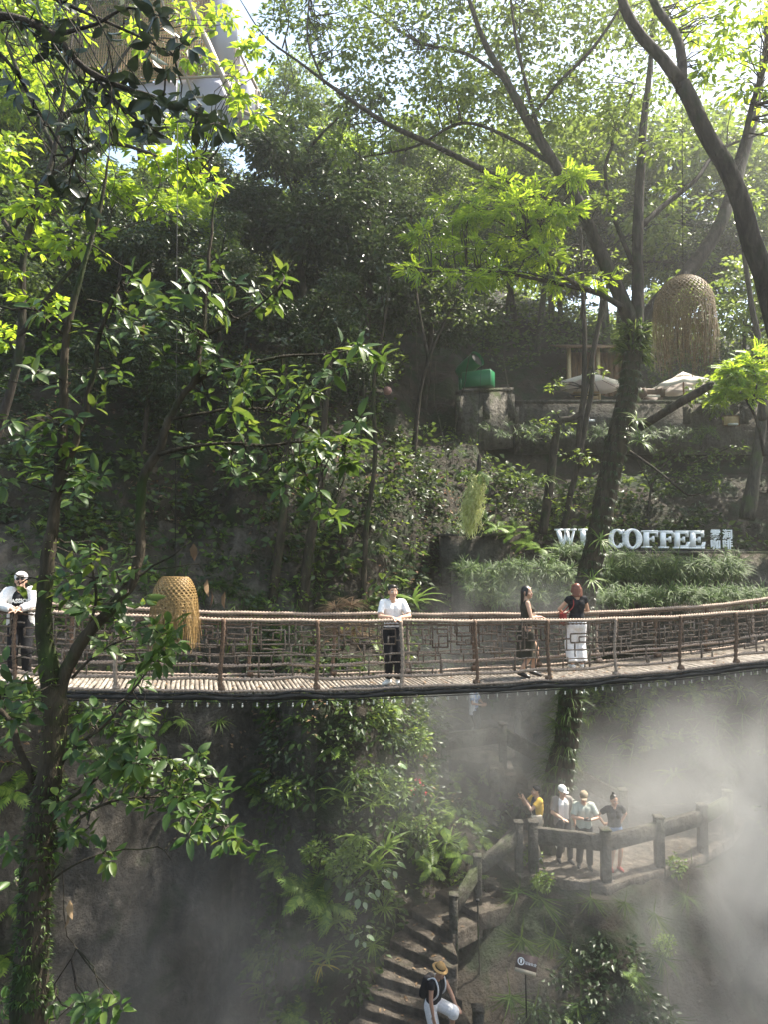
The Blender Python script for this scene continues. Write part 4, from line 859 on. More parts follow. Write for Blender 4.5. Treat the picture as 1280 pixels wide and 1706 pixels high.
spots = [(120, 715, 50, 3), (135, 800, 45, 3), (110, 770, 30, 2), (290, 742, 30, 1), (300, 560, 60, 5), (350, 600, 60, 4), (250, 480, 60, 5), (200, 540, 60, 4), (150, 620, 60, 3), (380, 650, 55, 4), (440, 620, 50, 4), (475, 660, 45, 3), (420, 700, 45, 3), (565, 590, 38, 3), (610, 578, 26, 2), (520, 640, 30, 2),
 (380, 740, 45, 3), (440, 770, 50, 4), (500, 740, 50, 5), (550, 730, 45, 4), (585, 750, 34, 3), (540, 800, 45, 4), (490, 800, 45, 3), (555, 840, 26, 2), (590, 690, 22, 1), (400, 520, 50, 3), (360, 480, 50, 3), (330, 430, 50, 3), (440, 470, 45, 3), (100, 560, 55, 3), (60, 640, 45, 2),
 (160, 940, 60, 5), (190, 965, 45, 3), (100, 975, 30, 2), (205, 1010, 45, 3), (140, 1000, 45, 3), (255, 1050, 36, 3), (225, 1085, 45, 3), (275, 1085, 30, 2), (300, 1055, 22, 1), (180, 1060, 40, 2),
 (165, 1185, 45, 3), (215, 1200, 40, 3), (250, 1190, 30, 2), (150, 1230, 45, 2), (200, 1260, 50, 4), (250, 1275, 50, 5), (300, 1270, 45, 4), (320, 1300, 45, 4), (260, 1310, 50, 4), (210, 1310, 45, 3), (160, 1330, 45, 3), (340, 1330, 40, 3), (370, 1365, 34, 3), (385, 1400, 26, 2), (330, 1365, 30, 2), (120, 1300, 40, 2), (110, 1390, 30, 2), (170, 1420, 16, 1), (290, 1340, 30, 2),
 (25, 1470, 18, 1), (10, 1400, 20, 1), (15, 1130, 40, 3), (35, 1160, 30, 2), (15, 1200, 30, 2), (100, 1690, 50, 3), (30, 1690, 50, 3), (160, 1690, 36, 2), (190, 1260, 30, 2), (60, 790, 50, 2), (30, 720, 50, 2)]
for px, py, r, n in spots:
    for _ in range(int(n * 1.75 + .5)): whorl(px + rng.normal(0, r * .6), py + rng.normal(0, r * .42), YN + rng.uniform(-.5, .5), rng.randint(5, 10), rng.uniform(.11, .155))
whorl(28, 972, YN - .3, 3, .15, base=NLa)
whorl(88, 965, YN - .2, 5, .17)
lv.build('leaves', M['lbig'], nt); tw.build('twigs', M['bark'], nt)
dl = MB()
for px, py in ((116, 1500), (112, 1515), (322, 905), (345, 965), (352, 985), (375, 985), (240, 540)):
    leaves(dl, T8, P(px, py, YN)[None], np.array([[rng.uniform(-.2, .2), 0, -1]]), rvec(rng, 1), .14, .06)
dl.build('dead_leaves', M['ldead'], nt)
sel = mainp[:, 2] < P(80, 1280, YN)[2]
epiphytes(rng, mainp[sel], mainr[sel], 2600, .055, .011, TS3, 2, .1).build('moss', M['lmid'], nt)
epiphytes(rng, mainp, mainr, 900, .04, .012, T4, 1, .1).build('ivy', M['llight'], nt)

# ------------------------------------------------------------------ dark branch hanging in at the upper left
hb = thing('hanging_branch', 'silhouetted branch of thick drooping leaves at the top left corner', 'branch', P(-60, 40, 4.3))
b = MB(); NL2 = []
for k, (lst, r) in enumerate([([(-90, 30), (20, 30), (90, 60), (150, 120), (220, 150), (300, 180), (365, 205)], [.03, .026, .022, .018, .014, .01, .005]), ([(90, 60), (160, 40), (220, 10), (280, 30)], [.014, .011, .008, .004]), ([(150, 120), (200, 175), (250, 215), (280, 230)], [.01, .008, .006, .003]), ([(-80, 90), (0, 90), (60, 180), (110, 260), (160, 330)], [.016, .014, .011, .008, .004]), ([(-60, -20), (60, -10), (140, 20), (230, 60), (290, 95)], [.016, .014, .011, .008, .004])]):
    p = limb(b, PL(lst, 4.3), r, 6, .06, k + 50, .05); NL2.extend(p)
for k in range(22):
    x0 = rng.uniform(-30, 150); y0 = rng.uniform(0, 160); L = rng.uniform(120, 330); q = [(x0, y0), (x0 + L * .2, y0 + L * .35), (x0 + L * rng.uniform(.1, .5), y0 + L * .7), (x0 + L * rng.uniform(.1, .7), y0 + L)]
    limb(b, PL(q, 4.3 + rng.uniform(-.3, .4)), [.005, .004, .003, .002], 4, .08, k, .02)
b.build('stems', M['bark'], hb, True)
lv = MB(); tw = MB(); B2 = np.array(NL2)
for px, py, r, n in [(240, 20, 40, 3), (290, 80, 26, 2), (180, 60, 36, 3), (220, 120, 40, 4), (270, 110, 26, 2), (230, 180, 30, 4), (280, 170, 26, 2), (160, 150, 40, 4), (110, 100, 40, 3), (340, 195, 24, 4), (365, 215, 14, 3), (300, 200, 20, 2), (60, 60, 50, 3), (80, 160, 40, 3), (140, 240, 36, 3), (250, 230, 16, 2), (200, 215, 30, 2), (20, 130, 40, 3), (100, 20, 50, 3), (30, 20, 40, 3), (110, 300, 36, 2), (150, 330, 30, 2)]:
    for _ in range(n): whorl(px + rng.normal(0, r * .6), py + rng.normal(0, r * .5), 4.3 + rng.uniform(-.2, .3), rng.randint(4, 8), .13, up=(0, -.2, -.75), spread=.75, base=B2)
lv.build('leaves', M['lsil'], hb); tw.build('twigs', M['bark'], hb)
# lighter sprays behind it, further out on the left bank
sb = thing('side_tree', 'light green tree filling the left edge behind the hanging branch', 'tree', ground(-8.6, 12.6))
b = MB(); g = np.array(sb.location); lp = list(limb(b, [g - UP * .5, g + np.array([.3, 0, 3]), P(20, 640, 12.4), P(40, 420, 12.3), P(90, 250, 12.2), P(120, 60, 12)], [.13, .11, .08, .06, .04, .02], 8, .25, 3))
for k, lst in enumerate([[(30, 560), (100, 470), (170, 400)], [(40, 420), (-40, 300), (-100, 200)], [(70, 300), (170, 240), (260, 260), (330, 290)], [(90, 250), (30, 120), (-10, 20)], [(60, 330), (0, 400), (-60, 420)], [(100, 200), (180, 130), (230, 60)]]): lp += list(limb(b, PL(lst, 12.3), [.05, .035, .015], 6, .2, k + 9))
cb = MB(); cc = [spot(px, py, r, 12.3 + rng.uniform(-.8, .8), n, T6, .2, .11, 9) for px, py, r, n in [(300, 270, 46, 16), (340, 300, 34, 12), (240, 260, 40, 10), (60, 330, 60, 18), (130, 400, 60, 16), (20, 420, 60, 14), (60, 120, 70, 18), (20, 30, 70, 18), (100, 30, 60, 14), (170, 300, 50, 12), (250, 340, 50, 10), (330, 90, 36, 5), (390, 150, 34, 6), (350, 200, 34, 6), (300, 220, 30, 6), (385, 40, 36, 7), (420, 100, 36, 7), (410, 180, 34, 6), (320, 20, 36, 6), (230, 60, 36, 5), (10, 240, 60, 14), (180, 200, 40, 8), (0, 560, 50, 10), (60, 500, 50, 8)]]
twigs(b, rng, np.concatenate(cc), lp, .008, .5); b.build('trunk', M['bark'], sb, True); cb.build('crown', M['lbright'], sb)

# unseen tree added on the near bank; its crown shades the near tree
ct = forest_tree(71, 17, 5.0, 'lmid', T6, .2, .1, 520, 13, 'unseen broad tree added on the near bank to shade the near tree', bark='bark')
ct.location = (4.6, 1.6, 7.4)

for x, Y, s in [(16.0, 20.6, .62)]:  # added out of frame to throw shafts of shade into the mist
    put_tree(ftC, x, Y, s, rt.uniform(0, 6), 'unseen mid green tree added on the right bank to shade the mist', 'added shade trees on the right bank')
# vines and dead stems hanging on the shaded slope
rv = np.random.RandomState(12)
vb = None
for k in range(16):
    px = rv.uniform(330, 920); Yv = rv.uniform(18.2, 20.5); y0 = rv.uniform(420, 640); y1 = y0 + rv.uniform(180, 380); dx = rv.uniform(-40, 40)
    o = thing('hanging_vine', 'thin bare vine hanging down before the shaded slope', 'vine', P(px, y0, Yv), 0, 'bare vines on the shaded slope'); b = MB()
    limb(b, PL([(px, y0), (px + dx * .3 + rv.normal(0, 5), y0 * .7 + y1 * .3), (px + dx * .6 + rv.normal(0, 6), y0 * .35 + y1 * .65), (px + dx, y1)], Yv), [.012, .011, .009, .006], 5, .15, k, .1); b.build('stem', M['barkgrey'], o)
# litter lying on the paving, the steps and the deck
rl = np.random.RandomState(8); b = MB()
def lie(p, n=1): leaves(b, T8, np.array(p) + np.array([[0, 0, .012]]), np.array([[rl.normal(), rl.normal(), .02]]), np.array([[rl.normal(0, .15), rl.normal(0, .15), 1]]), rl.uniform(.06, .12), rl.uniform(.03, .05))
for _ in range(90): lie((rl.uniform(3.0, 8.0), rl.uniform(16.3, 19.6), PZ))
for _ in range(110): q = rl.uniform(-6, 8); lie(B(q, rl.uniform(.08, 1.35), .012))
for k in range(len(cs) - 1):
    for _ in range(7): f = rl.uniform(.03, .95); q = cs[k + 1][0] * (1 - f) + cs[k + 1][1] * f; g = cs[k][0] * (1 - f) + cs[k][1] * f; h = rl.uniform(.1, .85); p = q * (1 - h) + g * h; lie((p[0], p[1], cs[k + 1][2] + .008))
tag(b.build('fallen_leaves', M['ldead']), 'dry leaves lying on the paving, steps and bridge deck', 'leaf litter', kind='stuff')
# ------------------------------------------------------------------ people
def m_cloth(name, col, var=.15, scale=60):
    t = NT(name); f = t.noise(scale, 3); f2 = t.noise(9, 3, .6, dist=1.2)
    c = t.ramp(f, [(.3, tuple(x * (1 - var) for x in col)), (.7, tuple(min(.9, x * (1 + var)) for x in col))]); b = t.bsdf(c, .85, f2, .5, .03, .2); return t.m
M['skin'] = m_simple('skin', (.50, .30, .21), .5, .06, 30, .05, .4); M['skin2'] = m_simple('tanned_skin', (.38, .21, .14), .5, .06, 30, .05, .4)
M['hairblack'] = m_simple('black_hair', (.012, .010, .009), .4, .4, 90, .5, .5); M['hairred'] = m_simple('auburn_hair', (.14, .045, .025), .38, .4, 90, .5, .5)
M['eyewhite'] = m_simple('eye_white', (.7, .68, .65), .3, .02); M['iris'] = m_simple('dark_iris', (.015, .01, .008), .15, .02); M['lips'] = m_simple('lips', (.34, .13, .11), .5, .05)
M['cwhite'] = m_cloth('white_cotton', (.72, .70, .70)); M['cblack'] = m_cloth('black_cotton', (.014, .014, .017)); M['cnavy'] = m_cloth('navy_cotton', (.02, .025, .05)); M['cgrey'] = m_cloth('light_grey_cotton', (.42, .42, .40))
M['colive'] = m_cloth('dark_olive_cotton', (.045, .042, .032)); M['cgreen'] = m_cloth('pale_sage_cotton', (.38, .41, .36)); M['cbeige'] = m_cloth('beige_cotton', (.45, .39, .31)); M['cdark'] = m_cloth('charcoal_twill', (.03, .03, .033))
M['cred'] = m_cloth('red_leather', (.26, .04, .035)); M['cyellow'] = m_cloth('yellow_cotton', (.6, .38, .06)); M['cdenim'] = m_cloth('blue_denim', (.14, .2, .32)); M['cstraw'] = m_cloth('tan_straw', (.42, .26, .11)); M['ckhaki'] = m_cloth('khaki_cotton', (.26, .21, .15)); M['cblue'] = m_cloth('pale_blue_cotton', (.35, .4, .55)); M['cbrown'] = m_cloth('grey_brown_cotton', (.2, .18, .165))
M['shoewhite'] = m_simple('white_leather', (.7, .7, .68), .45, .05); M['shoeblack'] = m_simple('black_leather', (.015, .014, .014), .3, .1)

def capsule(mb, p, q, r0, r1, flat0=False, flat1=False, n=12, sq=(1, 1)):
    """tapered limb section with round (or flat) ends"""
    p = np.array(p, float); q = np.array(q, float); d = q - p; L = np.linalg.norm(d) + 1e-9; d = d / L
    x = np.cross(d, [0, 1, 0]) if abs(d[1]) < .9 else np.cross(d, [1, 0, 0]); x /= np.linalg.norm(x); y = np.cross(d, x); prof_ = []
    k = 4
    if flat0: prof_ += [(1e-4, 0), (r0, 0)]
    else: prof_ += [(max(1e-4, r0 * math.sin(a)), -r0 * math.cos(a)) for a in np.linspace(0, math.pi / 2, k)]
    if flat1: prof_ += [(r1, L), (1e-4, L)]
    else: prof_ += [(max(1e-4, r1 * math.cos(a)), L + r1 * math.sin(a)) for a in np.linspace(0, math.pi / 2, k)]
    ph = np.arange(n) * 2 * math.pi / n
    V = np.concatenate([p + d * h + r * (np.cos(ph)[:, None] * x * sq[0] + np.sin(ph)[:, None] * y * sq[1]) for r, h in prof_])
    i = np.arange(len(prof_) - 1)[:, None] * n; j = np.arange(n)[None]; kk = (j + 1) % n
    return mb.add(V, [np.stack([i + j, i + kk, i + n + kk, i + n + j], -1).reshape(-1, 4), list(range(n))[::-1], [(len(prof_) - 1) * n + a for a in range(n)]])
def fuse(mb, name, mat, parent=None, voxel=.012, it=4, fac=.5):
    """union of the overlapping pieces as one continuous smooth surface"""
    m = mb.mesh(name); o = bpy.data.objects.new(name, m); COL.objects.link(o)
    md = o.modifiers.new('r', 'REMESH'); md.mode = 'VOXEL'; md.voxel_size = voxel; md.use_smooth_shade = True
    if it: sm = o.modifiers.new('s', 'SMOOTH'); sm.iterations = it; sm.factor = fac
    dg = bpy.context.evaluated_depsgraph_get(); me = bpy.data.meshes.new_from_object(o.evaluated_get(dg), depsgraph=dg)
    o.modifiers.clear(); o.data = me; bpy.data.meshes.remove(m); me.name = name; me.materials.clear(); me.materials.append(mat)
    me.polygons.foreach_set('use_smooth', np.ones(len(me.polygons), bool))
    if parent is not None: o.parent = parent
    return o
def ik(a, b, l1, l2, pole):
    a = np.array(a, float); b = np.array(b, float); d = b - a; L = np.linalg.norm(d); 
    if L > (l1 + l2) * .995: b = a + d / L * (l1 + l2) * .995; d = b - a; L = np.linalg.norm(d)
    u = d / L; x = (l1 * l1 - l2 * l2 + L * L) / (2 * L); h = math.sqrt(max(0, l1 * l1 - x * x)); pole = np.array(pole, float); pole = pole - u * pole.dot(u); pole /= np.linalg.norm(pole) + 1e-9
    return a + u * x + pole * h, b
def hand(mb, w, d, palm_n, curl=.6, side=1, s=1.0):
    """palm with four unequal bent fingers and a thumb; w wrist, d pointing direction, palm_n the way the palm faces"""
    w = np.array(w, float); d = nrm(np.array(d, float)); n = np.array(palm_n, float); n = nrm(n - d * n.dot(d)); x = np.cross(d, n) * side
    for k in (-1, 0, 1): capsule(mb, w + x * .018 * k, w + d * .085 * s + x * .021 * k, .0135, .0135)
    for k, l in enumerate((.072, .08, .075, .058)):
        b = w + d * .085 * s + x * (-.033 + .022 * k); f = d; p = b; c = curl * (1 + .12 * k)
        for j in range(3):
            seg = l * (.46, .31, .23)[j]; q = p + f * seg; capsule(mb, p, q, .0092 - .0008 * j, .0085 - .001 * j, n=8); p = q; a = c * .6; f = nrm(f * math.cos(a) + n * math.sin(a))
    b = w + d * .028 - x * .03; t = nrm(d * .62 - x * .6 + n * .35); m = b + t * .045; capsule(mb, b, m, .0125, .0105, n=8); capsule(mb, m, m + nrm(t + d * .6 + n * .3) * .036, .0105, .008, n=8)
def person(label, loc, rotz, s=1.0, fem=False, group=None, lean=0.0, twist=0.0, wr=((-.25, -.02, .83), (.25, -.02, .83)), hd=((0, -.1, -1), (0, -.1, -1)), hn=((1, 0, 0), (-1, 0, 0)), curl=(.35, .35), elbow=((-1, .6, -.2), (1, .6, -.2)),
           an=((-.10, 0, .075), (.10, 0, .075)), toe=((-.15, -1, 0), (.15, -1, 0)), knee=((0, -1, 0), (0, -1, 0)), hipz=.90, yaw=0, nod=0, tilt=0, wear=(), hair='short', skin='skin', hairmat='hairblack', eyes=True):
    SW = .165 if fem else .18; HW = .088; J = {}
    hip = np.array([0, 0, hipz])
    def up(v):   # torso points: lean about the hips
        v = np.array(v, float) - np.array([0, 0, .90]); c, sn = math.cos(lean), math.sin(lean); y, z = v[1], v[2]; v[1], v[2] = y * c - z * sn, y * sn + z * c
        c, sn = math.cos(twist), math.sin(twist); f = min(1, max(0, v[2] / .4)); c, sn = math.cos(twist * f), math.sin(twist * f); v[0], v[1] = v[0] * c - v[1] * sn, v[0] * sn + v[1] * c
        return v + hip
    b = MB(); nb = up((0, .012, 1.44)); hc = up((0, -.012, 1.575)); hbase = up((0, 0, 1.47))
    sh = [up((-SW, .01, 1.385)), up((SW, .01, 1.385))]; AR = []; LG_ = []
    for k in (0, 1):
        e, w_ = ik(sh[k], wr[k], .285, .255, elbow[k]); AR.append((sh[k], e, w_))
        h = hip + np.array([(-HW, HW)[k], 0, -.02]); a_ = np.array(an[k], float); kn, a_ = ik(h, a_, .425, .415, knee[k]); LG_.append((h, kn, a_))
    wa = .092 if fem else .105
    for sx in (-1, 1):   # torso: two columns side by side
        capsule(b, up((.055 * sx, 0, .92)), up((.045 * sx, -.005, 1.10)), .108 if fem else .1, wa - .012, n=14); capsule(b, up((.045 * sx, -.005, 1.10)), up((.062 * sx, 0, 1.29)), wa - .012, .10, n=14); capsule(b, up((.062 * sx, 0, 1.29)), up((SW * .72 * sx, .01, 1.385)), .095, .06, n=14)
        if fem: b.ell(up((.07 * sx, -.085, 1.255)), (.058, .05, .058))
    capsule(b, up((0, .012, 1.40)), up((0, -.002, 1.52)), .06, .052)
    for k in (0, 1):
        S_, e, w_ = AR[k]; sc = .88 if fem else 1
        capsule(b, S_, e, .052 * sc, .04 * sc); capsule(b, e, (e + w_) / 2, .041 * sc, .037 * sc); capsule(b, (e + w_) / 2, w_, .037 * sc, .026 * sc); hand(b, w_, hd[k], hn[k], curl[k], 1 if k == 0 else -1)
        h, kn, a_ = LG_[k]; capsule(b, h, kn, .086, .056); capsule(b, kn, kn + (a_ - kn) * .35, .054, .055); capsule(b, kn + (a_ - kn) * .35, a_, .055, .036)
        t = nrm(np.array(toe[k], float)); capsule(b, a_ - UP * .035 - t * .03, a_ - UP * .05 + t * .14, .034, .026)
    # head
    cy, sy = math.cos(yaw), math.sin(yaw); cn, sn = math.cos(nod), math.sin(nod); ct, st_ = math.cos(tilt), math.sin(tilt)
    HM = np.array([[cy, -sy, 0], [sy, cy, 0], [0, 0, 1]]) @ np.array([[1, 0, 0], [0, cn, -sn], [0, sn, cn]]) @ np.array([[ct, 0, st_], [0, 1, 0], [-st_, 0, ct]])
    H = lambda x, y, z: hc + HM @ np.array([x, y, z], float)
    b.ell(H(0, .012, .035), (.076, .094, .088), HM, 16, 12); b.ell(H(0, -.02, -.03), (.064, .072, .085), HM, 16, 12); capsule(b, H(0, -.07, -.088), H(0, -.03, -.075), .026, .04)
    capsule(b, H(0, -.086, .012), H(0, -.103, -.028), .009, .014); 
    for sx in (-1, 1): b.ell(H(.076 * sx, .01, -.01), (.012, .02, .033), HM); b.ell(H(.04 * sx, -.068, -.03), (.025, .022, .025), HM)
    capsule(b, H(-.02, -.079, -.062), H(.02, -.079, -.062), .012, .012)
    body = fuse(b, 'person', M[skin], None, .0058, 3, .5); body.location = [float(v) for v in loc]; body.rotation_euler = (0, 0, rotz); body.scale = (s, s, s); tag(body, label, 'person', group)
    def child(mb, name, mat, vox=None, it=5):
        return fuse(mb, name, M[mat], body, vox, it) if vox else _par(mb.build(name, M[mat], None, True), body)
    def _par(o, p): o.parent = p; return o
    if eyes:
        for sx in (-1, 1):
            c = MB(); c.ell(H(.031 * sx, -.0815, .008), (.0155, .008, .008), HM); o = child(c, 'eye', 'eyewhite'); c = MB(); c.ell(H(.031 * sx, -.0885, .008), (.007, .004, .007), HM); q = child(c, 'iris', 'iris'); q.parent = o
            c = MB(); capsule(c, H(.014 * sx, -.0905, .03), H(.048 * sx, -.083, .031), .0055, .004); child(c, 'eyebrow', 'hairblack')
        c = MB(); c.ell(H(0, -.092, -.058), (.024, .007, .006), HM); c.ell(H(0, -.091, -.067), (.02, .008, .007), HM); child(c, 'mouth', 'lips')
    # hair
    c = MB()
    if hair:
        if hair == 'short': c.ell(H(0, .022, .05), (.086, .098, .082), HM, 16, 10); c.ell(H(0, -.022, .092), (.060, .062, .034), HM); c.ell(H(0, .06, .01), (.072, .056, .07), HM)
        else:
            c.ell(H(0, .026, .05), (.083, .094, .084), HM, 16, 10)
            if hair == 'bun': c.ell(H(0, .075, .135), (.036, .036, .036), HM); c.ell(H(0, .05, .01), (.074, .06, .07), HM)
            else:
                z1 = -.34 if hair == 'long' else -.13
                for a in np.linspace(.35, math.pi - .35, 7): capsule(c, H(.082 * math.cos(a), .02 + .075 * math.sin(a), .02), H(.09 * math.cos(a), .045 + .065 * math.sin(a), z1 * (.8 + .2 * math.sin(a))), .03, .022)
                for sx in (-1, 1): capsule(c, H(.06 * sx, -.045, .075), H(.086 * sx, -.03, -.05), .02, .02)
        child(c, 'hair', hairmat, .0075, 2)
    # clothes
    for wkind, mat, *o in wear:
        o = o[0] if o else {}; c = MB(); g = o.get('g', .014)
        if wkind == 'top':
            hem = o.get('hem', .88); col = o.get('neck', 1.425)
            for sx in (-1, 1):
                capsule(c, up((.055 * sx, 0, hem)), up((.045 * sx, -.005, 1.10)), (.11 if fem else .104) + g, wa - .008 + g, flat0=True, n=16); capsule(c, up((.045 * sx, -.005, 1.10)), up((.062 * sx, 0, 1.29)), wa - .008 + g, .102 + g, n=16); capsule(c, up((.062 * sx, 0, 1.29)), up((SW * .72 * sx, .01, 1.388)), .097 + g, .06 + g * .9, n=16)
                if fem: c.ell(up((.07 * sx, -.087, 1.255)), (.06 + g, .052 + g, .06 + g))
            sl = o.get('sleeve', .62)
            for k in (0, 1):
                S_, e, w_ = AR[k]
                if sl > 0: 
                    q = S_ + (e - S_) * min(sl, 1); capsule(c, S_, q, .056 + g, (.05 if sl < 1 else .046) + g, flat1=sl < 1)
                    if sl > 1: capsule(c, e, e + (w_ - e) * (sl - 1), .045 + g, .033 + g * .8, flat1=True)
            if o.get('collar'): 
                for a in np.linspace(-2.4, 2.4, 9)[:-1]:
                    a2 = a + .6; p_ = lambda q: up((.066 * math.sin(q), .02 + .06 * math.cos(q), 1.44 - .018 * (math.cos(q) < 0))); capsule(c, p_(a), p_(a2), .017, .017, n=8)
            child(c, 'shirt', mat, .0095, 5)
        elif wkind == 'open':  # jacket open at the front: halves leave a gap
            hem = o.get('hem', .84)
            for sx in (-1, 1):
                capsule(c, up((.095 * sx, .012, hem)), up((.088 * sx, .01, 1.10)), .095 + g, .085 + g, flat0=True, n=16); capsule(c, up((.088 * sx, .01, 1.10)), up((.098 * sx, .012, 1.29)), .085 + g, .095 + g, n=16); capsule(c, up((.098 * sx, .012, 1.29)), up((SW * .76 * sx, .014, 1.39)), .09 + g, .064 + g, n=16)
                capsule(c, up((.04 * sx, .07, hem)), up((.04 * sx, .07, 1.36)), .07, .06, flat0=True)
            sl = o.get('sleeve', 1.9)
            for k in (0, 1):
                S_, e, w_ = AR[k]
                if sl > 0: capsule(c, S_, S_ + (e - S_) * min(sl, 1), .06 + g, .052 + g, flat1=sl < 1)
                if sl > 1: capsule(c, e, e + (w_ - e) * (sl - 1), .049 + g, .036 + g, flat1=True)
            child(c, 'jacket', mat, .0095, 4)
        elif wkind == 'trousers':
            ln = o.get('len', 1.93); wd = o.get('w', 1.0)
            for sx in (-1, 1): capsule(c, hip + np.array([.05 * sx, 0, -.03]), up((.052 * sx, 0, .995)), .115 + g, .1 + g, flat1=True, n=16)
            for k in (0, 1):
                h, kn, a_ = LG_[k]
                if ln <= 1: capsule(c, h, h + (kn - h) * ln, .094 + g, (.084 + g) * wd, flat1=True)
                else: capsule(c, h, kn, .094 + g, (.064 + g) * wd); capsule(c, kn, kn + (a_ - kn) * (ln - 1), (.064 + g) * wd, (.054 + g) * wd, flat1=True)
            child(c, 'trousers', mat, .011, 5)
        elif wkind == 'skirt':
            zb = o.get('z', .38); n = 40; ph = np.arange(n) * 2 * math.pi / n; V = []
            zz = np.linspace(1.0, zb, 14)
            for z in zz:
                f = (1.0 - z) / (1.0 - zb); rx = .135 + (.175 - .135) * min(1, f * 3.2) + o.get('flare', .03) * f; ry = .115 + .045 * min(1, f * 3.2) + o.get('flare', .03) * f
                rp = 1 + .05 * f * np.sin(ph * 9 + z * 3) + .02 * f * np.sin(ph * 17); q = up((0, 0, z)) if z > .9 else np.array([hip[0], hip[1], z - .9 + hipz])
                V.append(np.stack([q[0] + rx * rp * np.cos(ph), q[1] + ry * rp * np.sin(ph), np.full(n, q[2])], -1))
            i = np.arange(13)[:, None] * n; j = np.arange(n)[None]; c.add(np.concatenate(V), [np.stack([i + j, i + n + j, i + n + (j + 1) % n, i + (j + 1) % n], -1).reshape(-1, 4)]); child(c, 'skirt', mat)
        elif wkind == 'shoes':
            for k in (0, 1):
                c = MB(); a_ = LG_[k][2]; t = nrm(np.array(toe[k], float)); capsule(c, a_ - UP * .04 - t * .035, a_ - UP * .042 + t * .06, .043, .042); capsule(c, a_ - UP * .045 + t * .05, a_ - UP * .05 + t * .155, .042, .03); 
                if not o.get('low'): capsule(c, a_ - UP * .03, a_ + UP * .015, .043, .044, flat1=True)
                child(c, 'shoe', mat, .009, 3)
        elif wkind == 'cap':
            c.ell(H(0, .015, .062), (.096, .11, .085), HM, 16, 10); c.ell(H(0, -.12, .05), (.07, .075, .013), HM @ np.array([[1, 0, 0], [0, .97, .2], [0, -.2, .97]])); child(c, 'cap', mat, .008, 1)
        elif wkind == 'hat':
            c.ell(H(0, .01, .105), (.088, .1, .085), HM, 18, 10); c.ell(H(0, .01, .062), (.15, .165, .02), HM, 24, 8); child(c, 'hat', mat, .009, 2); c = MB(); c.lathe([(.099, .055), (.1, .085), (.09, .085)], (0, 0, 0), 20); 
            for q in range(len(c.v)): c.v[q] = (c.v[q] * np.array([.93, 1.05, 1]) + np.array([0, .01, .02])) @ HM.T + hc
            child(c, 'hat_band', 'cblack')
        elif wkind == 'bag':
            q = np.array(o['at'], float); c.box(q, o.get('size', (.08, .26, .22))); bo = child(c, 'shoulder_bag', mat); bv = bo.modifiers.new('b', 'BEVEL'); bv.width = .02; bv.segments = 3
            c = MB(); c.tube(smooth_path([q + np.array([0, -.1, .1]), up((o.get('sx', 1) * SW * .7, -.12, 1.25)), up((o.get('sx', 1) * SW * .6, 0, 1.46)), up((o.get('sx', 1) * SW * .7, .12, 1.25)), q + np.array([0, .1, .1])], .011, .04)[0], .011, 6); child(c, 'bag_strap', mat)
        elif wkind == 'backpack':
            capsule(c, up((-.05, .2, 1.0)), up((-.05, .19, 1.3)), .1, .085); capsule(c, up((.05, .2, 1.0)), up((.05, .19, 1.3)), .1, .085); child(c, 'backpack', mat, .012, 4)
            for sx in (-1, 1):
                c = MB(); c.tube(smooth_path([up((.11 * sx, .14, 1.36)), up((.12 * sx, 0, 1.475)), up((.12 * sx, -.115, 1.36)), up((.12 * sx, -.13, 1.2)), up((.14 * sx, -.05, 1.05))], .016, .04)[0], .016, 6); child(c, 'backpack_strap', o.get('strap', mat))
        elif wkind == 'glasses':
            for sx in (-1, 1): c.ell(H(.034 * sx, -.094, .008), (.027, .007, .02), HM)
            capsule(c, H(-.05, -.088, .018), H(.05, -.088, .018), .004, .004); child(c, 'sunglasses', 'shoeblack')
        elif wkind == 'phone':
            q = np.array(o['at'], float); ax = nrm(np.array(o['n'], float)); x_ = nrm(np.cross(ax, [0, 0, 1.0]) + 1e-6); y_ = np.cross(ax, x_); c.box(q, (.155, .075, .012), np.stack([x_, y_, ax], 1)); ph_ = child(c, 'phone', 'shoeblack')
    return body, up

Rk = lambda a: R(a)
bz = lambda px, w: B(s_of_px(px) + w * .27, w, .012)
TB = TH
b_man = person('man in a white short sleeved shirt and black trousers leaning on the bridge rope', bz(655, .34), TB - .06, .985, lean=.06, wr=((-.07, -.335, 1.155), (.06, -.33, 1.155)), hd=((.8, -.4, -.25), (-.75, -.45, -.3)), hn=((0, .3, -1), (0, .3, -1)), curl=(.5, .6),
    elbow=((-1, .3, -.5), (1, .3, -.5)), an=((-.075, -.02, .075), (.075, -.1, .075)), toe=((-.75, -.6, 0), (.02, -1, 0)), nod=.02, wear=[('trousers', 'cblack'), ('top', 'cwhite', {'hem': .93, 'sleeve': .8, 'collar': 1, 'g': .012}), ('shoes', 'shoewhite')])
person('woman with long black hair in a sleeveless dark olive dress turning on the bridge', bz(884, .42), R(75) + TB, .955, fem=True, lean=.03, wr=((-.10, -.27, 1.12), (.1, -.22, 1.12)), hd=((.3, -.8, -.35), (-.3, -.8, -.4)), hn=((0, 0, -1), (0, 0, -1)), elbow=((-.7, .6, -.8), (.6, .5, -.6)), an=((-.09, .12, .105), (.09, -.14, .1)), toe=((-.2, -1, -.3), (0, -1, -.3)),
    yaw=-.75, hair='long', wear=[('top', 'colive', {'sleeve': 0, 'hem': .95, 'g': .008}), ('skirt', 'colive', {'z': .36, 'flare': .02}), ('shoes', 'shoeblack', {'low': 1})])
